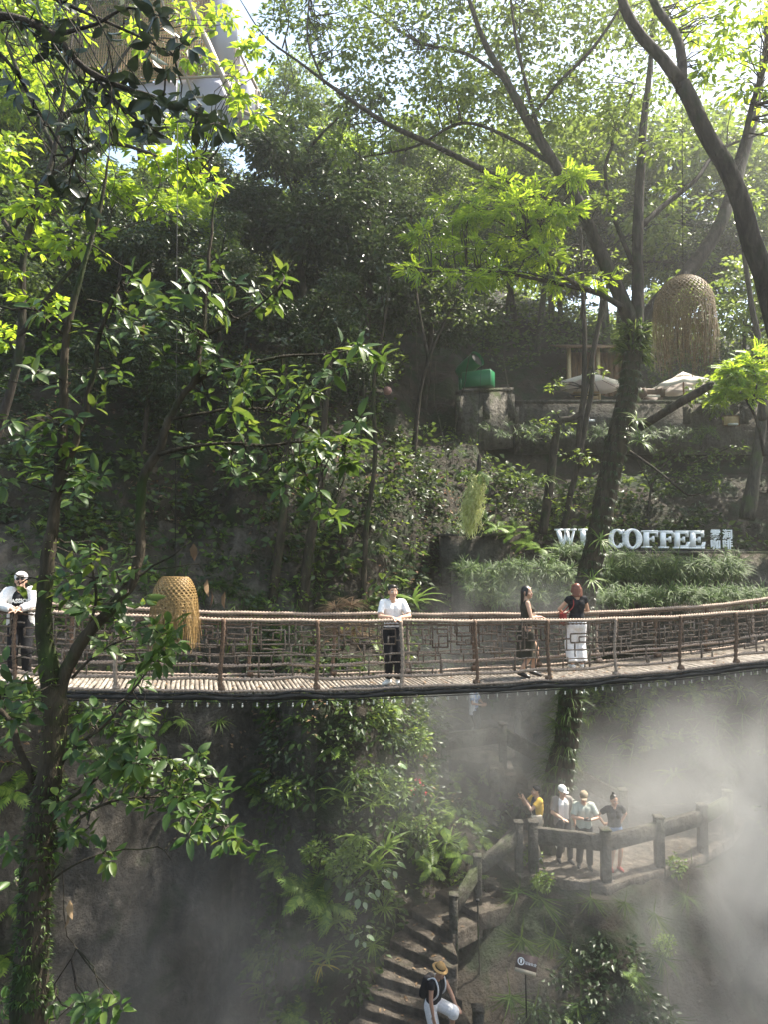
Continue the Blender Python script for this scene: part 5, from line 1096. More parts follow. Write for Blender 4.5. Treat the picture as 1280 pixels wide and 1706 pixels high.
person('woman with auburn bob, black top and long white trousers facing away on the bridge', bz(985, .95), math.pi + TB - .15, .95, fem=True, wr=((-.1, -.28, 1.1), (.2, -.3, 1.1)), hd=((.4, -.9, 0), (-.2, -1, 0)), hn=((0, 0, -1), (0, 0, -1)), elbow=((-1, .4, -.4), (1, .4, -.4)), hair='bob', hairmat='hairred', eyes=False,
    wear=[('trousers', 'cwhite', {'w': 1.5, 'len': 1.9, 'g': .02}), ('top', 'cblack', {'sleeve': .3, 'hem': .95, 'g': .012}), ('shoes', 'shoewhite', {'low': 1}), ('bag', 'cred', {'at': (.28, -.02, .98), 'sx': 1, 'size': (.09, .2, .24)})])
pa, upA = person('person in open white jacket and lettered black shirt leaning on the rope at far left', bz(14, .4), TB + .1, .97, fem=False, lean=.30, wr=((-.08, -.47, 1.13), (.02, -.5, 1.13)), hd=((.9, -.3, -.2), (-.9, -.3, -.3)), hn=((0, 0, -1), (0, 0, -1)), elbow=((-1, -.1, -.4), (1, -.1, -.4)), nod=-.22,
    wear=[('trousers', 'cblack'), ('top', 'cblack', {'sleeve': .5, 'hem': .9}), ('open', 'cwhite', {'g': .022}), ('shoes', 'shoewhite'), ('glasses', 'cblack'), ('cap', 'cwhite')])
def text_mesh(txt, size, depth, name, mat, parent=None, M4=None, bold=0):
    cu = bpy.data.curves.new(name, 'FONT'); cu.body = txt; cu.size = size; cu.extrude = depth; cu.align_x = 'CENTER'; cu.align_y = 'CENTER'; cu.offset = bold
    o = bpy.data.objects.new(name, cu); COL.objects.link(o); dg = bpy.context.evaluated_depsgraph_get(); me = bpy.data.meshes.new_from_object(o.evaluated_get(dg), depsgraph=dg)
    bpy.data.objects.remove(o); bpy.data.curves.remove(cu); me.materials.clear(); me.materials.append(mat); q = bpy.data.objects.new(name, me); COL.objects.link(q)
    if M4 is not None: q.matrix_local = M4
    if parent is not None: q.parent = parent
    return q
M['print'] = m_simple('white_print', (.75, .75, .73), .7, .04)
c0 = upA((0, -.128, 1.285)); tm = text_mesh('PASSION', .082, .004, 'shirt_print', M['print'], pa, Matrix.Translation(Vector(c0)) @ Matrix.Rotation(R(90) - .30 + .5, 4, 'X') @ Matrix.Rotation(0, 4, 'Z'), .003)
GP = 'visitors standing on the misty viewing platform'
person('person in a navy and yellow shirt raising a phone beside the leaning tree trunk', G(897, 1432, PZ), R(-80), .98, group=GP, lean=.02, wr=((-.04, -.36, 1.42), (.08, -.34, 1.42)), hd=((0.1, -.5, .85), (-.1, -.5, .85)), hn=((.9, 0, 0), (-.9, 0, 0)), elbow=((-.5, .2, -1), (.5, .2, -1)), yaw=0, nod=-.05,
    wear=[('trousers', 'cbeige'), ('top', 'cnavy', {'sleeve': 0, 'hem': .93}), ('open', 'cyellow', {'sleeve': .6, 'hem': 1.22, 'g': .016}), ('shoes', 'shoewhite'), ('bag', 'cbeige', {'at': (.2, -.1, .98), 'sx': -1}), ('phone', 'cblack', {'at': (.02, -.42, 1.53), 'n': (0, 1, .1)})])
person('person in a white cap and grey open shirt standing before the leaning tree', G(939, 1434, PZ), R(8), .99, group=GP, wr=((-.1, -.24, 1.04), (.27, -.08, .86)), hd=((.8, -.5, -.3), (0, -.3, -1)), hn=((0, .2, -1), (-1, 0, 0)), yaw=.35, nod=.28, hair='short', an=((-.1, .02, .075), (.13, -.1, .075)),
    wear=[('trousers', 'cdark'), ('top', 'cwhite', {'sleeve': .5, 'hem': .9}), ('open', 'cbrown', {'sleeve': .85, 'hem': .82, 'g': .018}), ('shoes', 'cdark'), ('cap', 'cwhite')])
person('person in a khaki cap and sage shirt looking down at a phone by the railing', G(975, 1444, PZ), R(-6), .98, group=GP, lean=.05, wr=((-.06, -.28, 1.17), (.1, -.29, 1.15)), hd=((.7, -.6, 0), (-.8, -.5, 0)), hn=((0, 0, 1), (0, .2, .9)), elbow=((-1, .4, -.5), (1, .4, -.5)), nod=.42, yaw=-.1, an=((-.12, .03, .075), (.1, -.08, .075)),
    wear=[('trousers', 'cdark', {'w': 1.1}), ('top', 'cgreen', {'sleeve': .8, 'hem': .86, 'g': .022}), ('shoes', 'cdark'), ('cap', 'ckhaki'), ('phone', 'cblack', {'at': (.02, -.37, 1.19), 'n': (0, -.3, .95)})])
person('woman with a bun, black polo and denim shorts, hands behind her on the platform', G(1026, 1449, PZ), R(6), .96, fem=True, group=GP, wr=((-.2, .12, 1.0), (.2, .12, 1.0)), hd=((.7, .4, -.2), (-.7, .4, -.2)), hn=((0, 1, 0), (0, 1, 0)), elbow=((-1, .5, 0), (1, .5, 0)), nod=.3, yaw=.15, hair='bun',
    wear=[('trousers', 'cdenim', {'len': .42, 'g': .022, 'w': 1.05}), ('top', 'cblack', {'sleeve': .6, 'hem': .92, 'collar': 1}), ('shoes', 'cred', {'low': 1})])
person('person in a pale blue and white top standing on the landing in the mist', np.array([P(791, 1200, 20.5)[0], 20.5, LZ]), R(60), .95, fem=True, hair='bob', wr=((-.12, -.25, 1.1), (.1, -.25, 1.1)), hd=((.3, -1, 0), (-.3, -1, 0)), wear=[('trousers', 'cdark'), ('top', 'cblue', {'sleeve': .7, 'hem': .9}), ('open', 'cwhite', {'sleeve': .5, 'hem': .78})])
# man climbing the lower stairs with a hand on his knee
zf = STEP_Z[10]; zf2 = STEP_Z[8]
g1 = G(722, 1750, zf); ang = R(50)
loc = g1
dz = zf2 - zf
person('man in a straw hat and black vest climbing the stone stairs, hand on knee', loc, ang, .93, lean=.24, hipz=.865, an=((-.12, .06, .075), (.1, -.36, .075 + dz / .93)), toe=((-.2, -1, 0), (.1, -1, 0)), wr=((-.24, -.2, .62), (.17, -.44, .90)), hd=((0, -.25, -1), (0, -.75, -.55)), hn=((1, 0, 0), (0, .2, -1)), curl=(.4, .5), elbow=((-1, .8, .3), (1, .6, .2)), nod=.32, yaw=.1, skin='skin2',
    wear=[('trousers', 'cwhite', {'len': 1.25, 'w': 1.3, 'g': .024}), ('top', 'cblack', {'sleeve': .3, 'hem': .84, 'g': .02}), ('shoes', 'shoeblack'), ('hat', 'cstraw'), ('backpack', 'cblack', {'strap': 'cwhite'})])
# ------------------------------------------------------------------ woven lanterns
M['bamboo'] = m_island('dry_bamboo_strip', [(.2, .135, .07), (.3, .205, .105), (.4, .29, .16), (.25, .16, .085)], .6, 40, .3)
M['bamboogold'] = m_island('golden_bamboo_strip', [(.27, .165, .06), (.36, .23, .085), (.45, .3, .125), (.31, .19, .07)], .5, 40, .3)
def strip(b, pts, w, out):
    """flat strip following pts; 'out' gives the surface normal"""
    pts = np.array(pts); t = nrm(np.gradient(pts, axis=0)); x = nrm(np.cross(t, out)) * w / 2; V = np.stack([pts - x, pts + x], 1).reshape(-1, 3); b.add(V, [np.array([(2 * i, 2 * i + 1, 2 * i + 3, 2 * i + 2) for i in range(len(pts) - 1)])])
def lantern(label, c, r, h, hf, mat, cable, top=.35, n=30, seed=1, sw=.013):
    """dome of criss-cross bamboo strips with a long loose fringe; c = top centre"""
    rg = np.random.RandomState(seed); t = thing('woven_lantern', label, 'lantern', c); b = MB()
    def R_(f): return r * (top + (1 - top) * math.sin(min(1, f * 1.15) * math.pi / 2) ** .8)
    def pt(f, a, dr=0): 
        z = -h * (1 - math.cos(min(1, f) * math.pi / 2)) * .98 if f < 1 else -h; z = -h * f ** 1.35
        return np.array(c) + np.array([(R_(f) + dr) * math.cos(a), (R_(f) + dr) * math.sin(a), z])
    for sgn in (-1, 1):
        for i in range(n):
            f = np.linspace(0, 1, 16); a = i * 6.283 / n + sgn * f * 1.5; p = [pt(q, w_, .004 * sgn) for q, w_ in zip(f, a)]
            out = np.array([np.array([math.cos(w_), math.sin(w_), .5]) for w_ in a]); strip(b, p, sw, out)
    for f in np.linspace(.04, 1, 15):
        a = np.linspace(0, 6.283, 40); p = [pt(f, w_, .006) for w_ in a]; strip(b, p, sw * .8, np.array([np.array([math.cos(w_), math.sin(w_), .1]) for w_ in a]))
    for i in range(16): a = i * .3927; strip(b, [np.array(c) + np.array([0, 0, .004]), pt(0.02, a)], sw * 1.6, np.array([[0, 0, 1.], [0, 0, 1.]]))
    b.build('woven_dome', M[mat], t); fb = MB()
    for i in range(int(n * 17)):
        a = rg.rand() * 6.283; f0 = rg.uniform(.55, 1); p0 = pt(f0, a, .012); L = (hf + h * (1 - f0 ** 1.35)) * rg.uniform(.42, 1.12); k = 7; sway = rg.normal(0, .09) ; dr = rg.normal(-.01, .028 if r < .4 else .075) ; p = []
        for q in np.linspace(0, 1, k): aa = a + sway * q + .03 * math.sin(q * 9 + i); rr = np.hypot(p0[0] - c[0], p0[1] - c[1]) * (1 + .05 * math.sin(q * 2.4)) + dr * q * q; p.append(np.array([c[0] + rr * math.cos(aa), c[1] + rr * math.sin(aa), p0[2] - L * q]))
        strip(fb, p, rg.uniform(.004, .0085), np.array([[math.cos(a), math.sin(a), 0.]] * k))
    fb.build('fringe', M[mat], t)
    b = MB(); b.tube([np.array(c), np.array(cable)], .006, 5); b.build('cable', M['cable'], t); return t
cR = P(1139, 462, 13.0); lantern('large grey brown woven lantern with long fringe hanging at the right', cR, .53, .70, .95, 'bamboo', P(1136, -60, 13.0), .2, 34, 3, .017)
cL = P(291, 961, 10.4); lantern('golden woven bamboo lantern hanging before the left of the bridge', cL, .325, .50, .52, 'bamboogold', P(296, 60, 10.4), .5, 26, 5, .02)
# ------------------------------------------------------------------ hanging moss
t = thing('hanging_moss', 'pale green moss bundle hanging below a fern in front of the dark slope', 'hanging plant', P(800, 760, 15.0)); b = MB(); rg = np.random.RandomState(9)
for i in range(1300):
    q0 = rg.uniform(0, .75); x0 = 797 - q0 * 16 + rg.normal(0, 4.5 + 3 * q0); y0 = 790 + q0 * 70; L = rg.uniform(20, 60); p = [P(x0 + rg.normal(0, 3.5) - 4 * q * q, min(y0 + L * q, 903), 15 + rg.normal(0, .08) + .0) for q in (0, .2, .4, .6, .8, 1)]
    dY = rg.normal(0, .06); p = [v + np.array([0, dY, 0]) for v in p]; strip(b, p, .012, rvec(rg, 6))
b.build('strands', M['lmoss'], t); b = MB()
b.tube(PL([(800, 757), (799, 775), (797, 800), (795, 880)], 15), [.035, .05, .05, .03], 8); b.build('stem', M['bark'], t)
b = MB(); tuft(b, rg, P(796, 785, 15), (0, -.2, .3), 8, .5, .2, TF, 1.2, .05, .4)
for px, py in ((815, 808), (812, 868), (785, 800)): tuft(b, rg, P(px, py, 15), (.4, -.5, .2), 5, .28, .14, TF7)
b.build('fern', M['lfern'], t)
b = MB(); b.tube(smooth_path([P(800, 757, 15), P(798, 700, 15.3), P(806, 560, 15.6), P(812, 440, 15.9)], .004, .3)[0], .005, 5); b.build('cord', M['cable'], t)

# ------------------------------------------------------------------ terrace: wall, planters, umbrellas, hut, machine
def wall(label, pts, h, th, pan=True, name='terrace_wall'):
    t = thing(name, label, 'wall', pts[0]); 
    for k in range(len(pts) - 1):
        p, q = np.array(pts[k]), np.array(pts[k + 1]); b = MB(); b.beam(p + UP * (h * .5 - .6), q + UP * (h * .5 - .6), th, h + 1.2); b.build('panel', M['concrete'], t)
        b = MB(); b.beam(p + UP * (h + .07), q + UP * (h + .07), th + .16, .13); b.build('coping', M['concrete'], t)
        L = np.linalg.norm(q - p); m = max(2, int(L / 1.9))
        for i in range(m + 1): c_ = p + (q - p) * i / m; b = MB(); b.box(c_ + np.array([0, -.08, h / 2 - .1]), (.26, th + .12, h - .1)); b.build('pier', M['concrete'], t)
    return t
TY = 27.6; TZ = P(1100, 668, TY)[2]; base = P(1100, 706, TY)[2]
wall('long weathered concrete terrace wall below the umbrellas', [np.array([P(858, 690, TY)[0], TY, base]), np.array([P(1330, 690, TY)[0], TY, base])], TZ - base - .14, .3)
wall('mossy concrete wall under the green machine', [np.array([P(766, 690, 26.4)[0], 26.4, P(800, 700, 26.4)[2]]), np.array([P(858, 690, TY)[0] - .2, TY - .2, P(858, 697, TY)[2]])], P(800, 650, 26.4)[2] - P(800, 700, 26.4)[2] - .14, .35)
slab([(3.0, 26.4), (5.2, 27.75), (17, 27.75), (17, 33), (3.4, 33)], TZ - .1, .3, 'terrace_pavement', M['paving'], 'paved terrace with the umbrellas above the gorge', 'pavement', kind='structure')
M['canvas'] = m_leaf('cream_canvas', [(.62, .58, .5), (.68, .64, .56)], .3, .8, .2, 1.0); M['wood'] = m_island('brown_timber', [(.22, .13, .07), (.3, .18, .1), (.26, .15, .08)], .7, 12, .4, vs=(1, 1, .2)); M['paleplank'] = m_simple('pale_board', (.5, .38, .22), .7, .15, 12); M['metalwhite'] = m_simple('white_metal', (.7, .7, .7), .4, .05, 10, .02)
def umbrella(label, px, py, rpx, Y, tilt=0, ph=0):
    c = P(px, py, Y); r = rpx / F * Y; t = thing('patio_umbrella', label, 'umbrella', (c[0], c[1], TZ - .1), 0, 'cream patio umbrellas on the terrace'); n = 8; b = MB(); Mx = np.array(Matrix.Rotation(tilt, 3, 'Y')); a = np.arange(n) * 6.283 / n + ph
    hgt = r * .36; V = []; K = 6
    for i in range(K + 1):
        f = i / K
        for j in range(n * 3):
            q = j / 3; a0 = ph + int(q) * 6.2832 / n; a1 = a0 + 6.2832 / n; w_ = q - int(q); p = np.array([math.cos(a0), math.sin(a0)]) * (1 - w_) + np.array([math.cos(a1), math.sin(a1)]) * w_; sag = -.05 * math.sin(w_ * math.pi) * f
            V.append((p[0] * r * max(f, .02), p[1] * r * max(f, .02), hgt * (1 - f ** 1.15) + sag * r))
    m = n * 3; V = np.array(V); sk = V[-m:] * np.array([1, 1, 1]) - np.array([0, 0, .11]); V = np.concatenate([V, sk]); i = np.arange(K + 1)[:, None] * m; j = np.arange(m)[None]
    b.add(V @ Mx.T + c, [np.stack([i + j, i + m + j, i + m + (j + 1) % m, i + (j + 1) % m], -1).reshape(-1, 4)]); b.build('canopy', M['canvas'], t)
    b = MB(); rr = r * .32; V = [(0, 0, hgt + .14)] + [(math.cos(q) * rr, math.sin(q) * rr, hgt * .72 + .05) for q in a]; b.add(np.array(V) @ Mx.T + c, [(0, 1 + k, 1 + (k + 1) % n) for k in range(n)]); b.build('vent_cap', M['canvas'], t)
    b = MB(); b.tube([(c[0], c[1], TZ - .1), c + Mx @ np.array([0, 0, hgt])], .035, 8); b.build('pole', M['wood'], t)
    b = MB()
    for q in a: b.tube([c + Mx @ np.array([0, 0, hgt - .05]), c + Mx @ np.array([math.cos(q) * r * .97, math.sin(q) * r * .97, -.03])], .012, 4)
    b.build('ribs', M['wood'], t); b = MB(); b.lathe([(.3, 0), (.3, .06), (.05, .1)], (c[0], c[1], TZ - .1)); b.build('base', M['concrete'], t)
umbrella('cream patio umbrella left of the leaning tree trunk, tilted and partly hidden by stems', 984, 640, 52, 29.2, .06, .2); umbrella('cream patio umbrella standing clear under the large woven lantern', 1140, 643, 53, 29.0, -.02, .39); umbrella('cream patio umbrella half hidden behind the lime maple leaves', 1236, 648, 40, 30.5, 0, .1)
hut = thing('wooden_hut', 'small brown timber hut behind the left umbrella', 'hut', (P(990, 660, 31)[0], 31, TZ - .1)); x0, x1 = P(946, 600, 31)[0], P(1042, 600, 31)[0]; z1 = P(990, 585, 31)[2]
b = MB()
for k in range(11): b.box((x0 + (x1 - x0) * (k + .5) / 11, 31.2, (TZ + z1) / 2), ((x1 - x0) / 11 - .02, .06, z1 - TZ))
b.build('plank_wall', M['wood'], hut)
for k, f in enumerate((0, .5, 1)): b = MB(); b.box((x0 + (x1 - x0) * f, 30.7, (TZ + z1) / 2), (.14, .14, z1 - TZ + .1)); b.build('post', M['paleplank'], hut)
b = MB(); b.add([(x0 - .4, 30.2, z1 - .1), (x1 + .4, 30.2, z1 - .1), (x1 + .4, 32.6, z1 + .7), (x0 - .4, 32.6, z1 + .7), (x0 - .4, 30.2, z1 - .02), (x1 + .4, 30.2, z1 - .02), (x1 + .4, 32.6, z1 + .78), (x0 - .4, 32.6, z1 + .78)], [(0, 1, 2, 3), (7, 6, 5, 4), (0, 4, 5, 1), (2, 6, 7, 3), (1, 5, 6, 2), (0, 3, 7, 4)]); b.build('roof', M['wood'], hut)
b = MB(); 
for k in range(5): b.box((x0 + .65, 30.4, TZ + .08 + k * .17), (1.0, .05, .13))
b.build('counter_front', M['paleplank'], hut); b = MB(); b.box((x0 + .65, 30.45, TZ + .96), (1.15, .4, .06)); b.build('counter_top', M['paleplank'], hut)
bd = thing('notice_board', 'blank beige board fixed to the terrace wall near the maple', 'board', P(1219, 702, 27.3)); b = MB(); b.box(P(1219, 701, 27.28), (.58, .04, .34)); b.build('board', M['paleplank'], bd); b = MB(); 
for dx in (-.31, .31): b.box(P(1219, 701, 27.27) + np.array([dx, 0, 0]), (.04, .06, .38))
for dz in (-.19, .19): b.box(P(1219, 701, 27.268) + np.array([0, 0, dz]), (.58, .05, .04))
b.build('frame', M['wood'], bd)
for px, lab in ((984, 'small white floodlight on the terrace wall below the left umbrella'), (1222, 'small white floodlight on the terrace wall below the beige board')):
    q = P(px, 707 if px > 1000 else 701, 27.2); l = thing('floodlight', lab, 'floodlight', q); b = MB(); b.box(q, (.34, .16, .07)); b.build('lamp_head', M['metalwhite'], l); b = MB(); b.tube([q + np.array([0, .1, 0]), q + np.array([0, .12, .25]), q + np.array([0, .3, .3])], .02, 6); b.build('bracket', M['metalwhite'], l)
# green machine
M['green'] = m_simple('green_paint', (.01, .14, .05), .38, .12, 3, .05, .5); M['dark'] = m_simple('dark_inside', (.01, .012, .01), .8, .1)
gm = thing('fog_cannon', 'green steel box with a green barrel tilted up behind it on the wall', 'machine', P(795, 648, 26.8)); q = P(798, 633, 26.7); Mz = np.array(Matrix.Rotation(R(-26), 3, 'Z'))
b = MB(); b.box(q, (1.15, .55, .6), Mz); o = b.build('housing', M['green'], gm); bv = o.modifiers.new('b', 'BEVEL'); bv.width = .02
b = MB(); a0 = P(768, 622, 27.6); a1 = P(797, 597, 26.9); b.tube(np.linspace(a0, a1, 8), [.26, .3, .3, .3, .3, .3, .3, .33], 20, cap=False); dd = (a1 - a0) / np.linalg.norm(a1 - a0); b.build('barrel', M['green'], gm, True)
b = MB(); b.tube([a1 - dd * .12, a1 - dd * .1], .29, 20); b.build('barrel_inner_shade', M['dark'], gm); b = MB(); b.tube([a0 - dd * .02, a0 - UP * .7], .07, 8); b.build('stand', M['green'], gm)  # flat dark disc stands in for the shaded inside of the open barrel
# round pink lantern, wicker chairs
q = P(646, 651, 23.6); pk = thing('round_lantern', 'small round pink paper lantern in the dark trees', 'lantern', q); b = MB(); b.ell(q, (.16, .16, .15), None, 16, 10); M['pink'] = m_simple('pink_paper', (.36, .2, .19), .7, .1); b.build('shade', M['pink'], pk, True); b = MB(); b.tube([q + UP * .14, q + UP * 1.6], .008, 4); b.build('cord', M['cable'], pk)
M['wicker'] = m_simple('brown_wicker', (.11, .075, .05), .7, .4, 40, .6)
for px, lab in ((1086, 'low wicker chair with pale cushion between trunk and middle umbrella'), (1180, 'low wicker chair with pale cushion right of the middle umbrella pole')):
    q = P(px, 664, 28.6); q[2] = TZ - .1; ch = thing('wicker_chair', lab, 'chair', q, 0, 'wicker chairs on the terrace'); b = MB(); b.box(q + np.array([0, 0, .2]), (.7, .65, .4)); o = b.build('base', M['wicker'], ch); b = MB(); b.tube(smooth_path([q + np.array([-.36, -.3, .6]), q + np.array([-.36, .2, .66]), q + np.array([0, .36, .72]), q + np.array([.36, .2, .66]), q + np.array([.36, -.3, .6])], .1, .1)[0], .1, 8, squash=2.0); b.build('back', M['wicker'], ch, True); b = MB(); b.box(q + np.array([0, -.05, .45]), (.55, .5, .12)); o = b.build('cushion', M['canvas'], ch); bv = o.modifiers.new('b', 'BEVEL'); bv.width = .04; bv.segments = 3

# ------------------------------------------------------------------ coffee sign and planted ledges
M['signwhite'] = m_simple('white_acrylic', (.88, .9, .93), .35, .03, 8, .02); SY = 21.6
sg = thing('coffee_sign', 'large white raised letters of the coffee sign above the planted ledges', 'sign', P(1075, 920, SY)); mpp = SY / F
def glyph(ch):
    """slab serif capitals on a unit height; list of closed outlines (each one solid)"""
    bx = lambda x0, y0, x1, y1: [(x0, y0), (x1, y0), (x1, y1), (x0, y1)]
    if ch == 'F': return [bx(.0, 0, .46, .1), bx(.09, .1, .33, .9), bx(0, .9, .74, 1), [(.33, .9), (.33, .82), (.62, .82), (.66, .62), (.74, .62), (.74, .9)], [(.33, .57), (.33, .44), (.46, .44), (.5, .33), (.57, .33), (.57, .68), (.5, .68), (.46, .57)]]
    if ch == 'E': return [bx(0, .9, .74, 1), bx(0, 0, .76, .1), bx(.09, .1, .33, .9), [(.33, .9), (.33, .82), (.62, .82), (.66, .64), (.74, .64), (.74, .9)], [(.33, .57), (.33, .44), (.46, .44), (.5, .34), (.57, .34), (.57, .67), (.5, .67), (.46, .57)], [(.33, .1), (.76, .1), (.8, .38), (.71, .38), (.62, .18), (.33, .18)]]
    if ch in 'OC':
        a0, a1 = (0, 2 * math.pi) if ch == 'O' else (.62, 2 * math.pi - .62); n = 36; an = np.linspace(a0, a1, n); out = [(.45 + .47 * math.cos(q), .5 + .53 * math.sin(q)) for q in an]; inn = [(.45 + .2 * math.cos(q), .5 + .4 * math.sin(q)) for q in an]
        L_ = [[out[i], out[i + 1], inn[i + 1], inn[i]] for i in range(n - 1)]
        if ch == 'C': L_ += [bx(.74, .6, .84, 1.0), bx(.74, .17, .82, .3)]
        return L_
    if ch == 'W': return [bx(0, .9, .46, 1), bx(.5, .9, .88, 1), bx(.95, .9, 1.25, 1), [(.08, .9), (.34, .9), (.5, .3), (.44, 0), (.36, 0)], [(.44, 0), (.5, .3), (.62, .9), (.76, .9), (.53, 0)], [(.56, .9), (.8, .9), (.92, .3), (.86, 0), (.76, 0)], [(.86, 0), (.92, .3), (1.06, .9), (1.16, .9), (.95, 0)]]
    if ch == 'U': 
        n = 16; an = np.linspace(math.pi, 2 * math.pi, n); out = [(.45 + .36 * math.cos(q), .36 + .38 * math.sin(q)) for q in an]; inn = [(.47 + .14 * math.cos(q), .36 + .22 * math.sin(q)) for q in an]
        return [bx(0, .9, .42, 1), bx(.52, .9, .92, 1), bx(.09, .36, .33, .9), bx(.61, .36, .81, .9)] + [[out[i], out[i + 1], inn[i + 1], inn[i]] for i in range(n - 1)]
Mx = np.array([[1, 0, 0], [0, 0, -1], [0, 1, 0]], float).T; Mx = np.stack([np.array([1, 0, 0.]), np.array([0, 0, 1.]), np.array([0, 1., 0])], 1)
for ch, px, wpx, ytop, ybot in [('W', 926, 36, 881, 911), ('U', 966, 32, 881, 911), ('C', 1016, 26, 882, 912.5), ('O', 1040, 32, 881.5, 914), ('F', 1071, 27, 883.5, 913), ('F', 1099, 27, 884, 913.5), ('E', 1123, 28, 884, 914), ('E', 1149, 28, 884, 914.5)]:
    hgt = (ybot - ytop) * mpp; Wm = wpx * mpp; G_ = glyph(ch); mxx = max(p[0] for o in G_ for p in o); o0 = P(px, ybot, SY); b = MB()
    for o in G_: b.prism([(x / mxx * Wm, y * hgt) for x, y in o], Mx, o0, .09)
    b.build('letter', M['signwhite'], sg)
sg0 = np.array(sg.location)
for ch, px, py in [('雾', 1193, 891.5), ('涧', 1213, 891.5), ('咖', 1193, 908), ('啡', 1213, 908)]:
    q = P(px, py, SY) - sg0; text_mesh(ch, 17.5 * mpp, .02, 'letter', M['signwhite'], sg, Matrix.Translation(Vector(q)) @ Matrix.Rotation(R(90), 4, 'X'), .005)
b = MB(); z_ = P(1075, 917, SY)[2]; b.beam((P(922, 0, SY)[0], SY + .1, z_), (P(1228, 0, SY)[0], SY + .1, z_), .14, .06); b.build('rail', M['cable'], sg)
def ledge(label, pxa, pxb, py, Y, h, name='stone_ledge'):
    a = P(pxa, py, Y); c = P(pxb, py, Y); t = thing(name, label, 'ledge', (a + c) / 2 - UP * h); b = MB(); b.beam((a[0], Y + .35, a[2] - h / 2), (c[0], Y + .35, c[2] - h / 2), .8, h); b.build('block', M['rock'], t); b = MB(); b.beam((a[0] - .02, Y + .3, a[2] + .03), (c[0] + .02, Y + .3, c[2] + .03), .95, .07); b.build('slab', M['concrete'], t)
ledge('upper stone ledge carrying the coffee sign', 915, 1330, 922, SY - .25, 1.7); ledge('lower stone ledge right of the leaning tree', 1000, 1340, 992, SY - 1.3, 1.5); ledge('mossy stone ledge left of the leaning tree', 757, 960, 948, 20.3, 1.6); ledge('dark upper block of the ledge below the hanging moss', 735, 850, 893, 21.3, 1.4)
rg = np.random.RandomState(31)
def hedge(label, pxa, pxb, py, Y, n, L, mat='lstrap', drop=0.2, dpx=5):
    b = MB()
    for i in range(int(n * 2.6)): px = rg.uniform(pxa, pxb); q = P(px, py + rg.normal(0, dpx), Y + rg.uniform(-.25, .45)); tuft(b, rg, q, (rg.normal(0, .25), -.75, .65), 13, L * .66 * rg.uniform(.6, 1.25), .026, TS3, .9, .25, 1.2)
    tag(b.build('hedge_grass', M[mat]), label, 'grass', kind='stuff')
hedge('tall sunlit strap leaved hedge in front of the coffee sign', 1005, 1238, 948, SY - .75, 130, .72, dpx=9); hedge('lower sunlit strap leaved hedge along the bridge', 960, 1330, 994, SY - 1.9, 130, .55, dpx=6); hedge('dim grass hanging over the left ledge', 765, 955, 955, 20.0, 90, .6, dpx=8); hedge('dim grass hanging below the left ledge', 780, 960, 990, 19.8, 60, .6, dpx=10); hedge('grass tips along the top of the upper ledge', 920, 1010, 920, SY - .5, 26, .45); hedge('dark grass on the wall below the terrace', 770, 1200, 722, 26.2, 50, .5, 'lstrap', dpx=6)
for a in [('fern', 830, 880), ('fern', 855, 892), ('fern', 880, 905), ('fern', 860, 880), ('fern', 900, 915)]: put_plant(*a, Y=20.9 , label='green fern leaning over the ledge right of the hanging moss', group='ferns on the ledge by the hanging moss')
put_plant('spider', 905, 800, 1.6, Y=21.6, label='spiky pale bush on the dark slope left of the leaning tree', group='')
put_plant('taro', 640, 985, 1.2, Y=17.6, label='broad pale leaf plant behind the white shirted man', group='')
put_plant('bird', 690, 1000, 1.2, Y=17.4, label='spreading strap plant behind the bridge right of the white shirted man', group='')

# ------------------------------------------------------------------ small notice on the rock
q = P(878, 1607, 13.2); ns = thing('notice_sign', 'small brown notice sign with a white round emblem on a thin stake', 'sign', (q[0], q[1], q[2] - .9)); M['signbrown'] = m_simple('brown_sign_face', (.115, .075, .062), .5, .05); M['signbeige'] = m_simple('beige_sign_band', (.42, .35, .25), .5, .05)
RM = Matrix.Rotation(R(-10), 4, 'Z') @ Matrix.Rotation(R(10), 4, 'Y') @ Matrix.Rotation(R(-24), 4, 'X'); r3 = np.array(RM.to_3x3()); b = MB(); b.box(q, (.375, .014, .30), r3); b.build('plate', M['signbrown'], ns)
sl = lambda x, z, y=-.009: q + r3 @ np.array([x, y, z])
b = MB(); b.box(sl(0, -.115, -.0095), (.375, .005, .07), r3); b.build('band', M['signbeige'], ns)
b = MB(); an = np.linspace(0, 6.2832, 25)
for i in range(24): b.add([sl(-.1 + r_ * math.cos(a_), .03 + r_ * math.sin(a_), -.0105) for a_, r_ in ((an[i], .062), (an[i + 1], .062), (an[i + 1], .044), (an[i], .044))], [(0, 1, 2, 3)])
b.ell(sl(-.1, .045, -.0095), (.02, .004, .02), r3); b.box(sl(-.1, .013, -.0095), (.03, .006, .03), r3); b.build('emblem', M['print'], ns)
nq = np.array(ns.location)
def stxt(s_, x, z, size, mat): v = Vector(sl(x, z, -.0115) - nq); text_mesh(s_, size, .001, 'lettering', mat, ns, Matrix.Translation(v) @ RM @ Matrix.Rotation(R(90), 4, 'X'), .0008)
stxt('注意安全', .075, .02, .052, M['print'])
b = MB(); b.tube([sl(0, -.1, .012), (q[0], q[1] + .05, q[2] - .95)], .012, 6); b.build('stake', M['cable'], ns)
# pipe at the stairs
pp = thing('metal_pipe', 'thin upright pipe beside the railing post of the lower stairs', 'pipe', P(800, 1600, 15.0)); b = MB(); b.tube(smooth_path(PL([(797, 1500), (798, 1560), (800, 1610), (799, 1660)], 14.9), .02, .2)[0], .018, 6); b.build('tube', M['barkgrey'], pp, True); b = MB(); b.box(P(797, 1500, 14.9), (.07, .07, .04)); b.build('cap', M['cable'], pp)

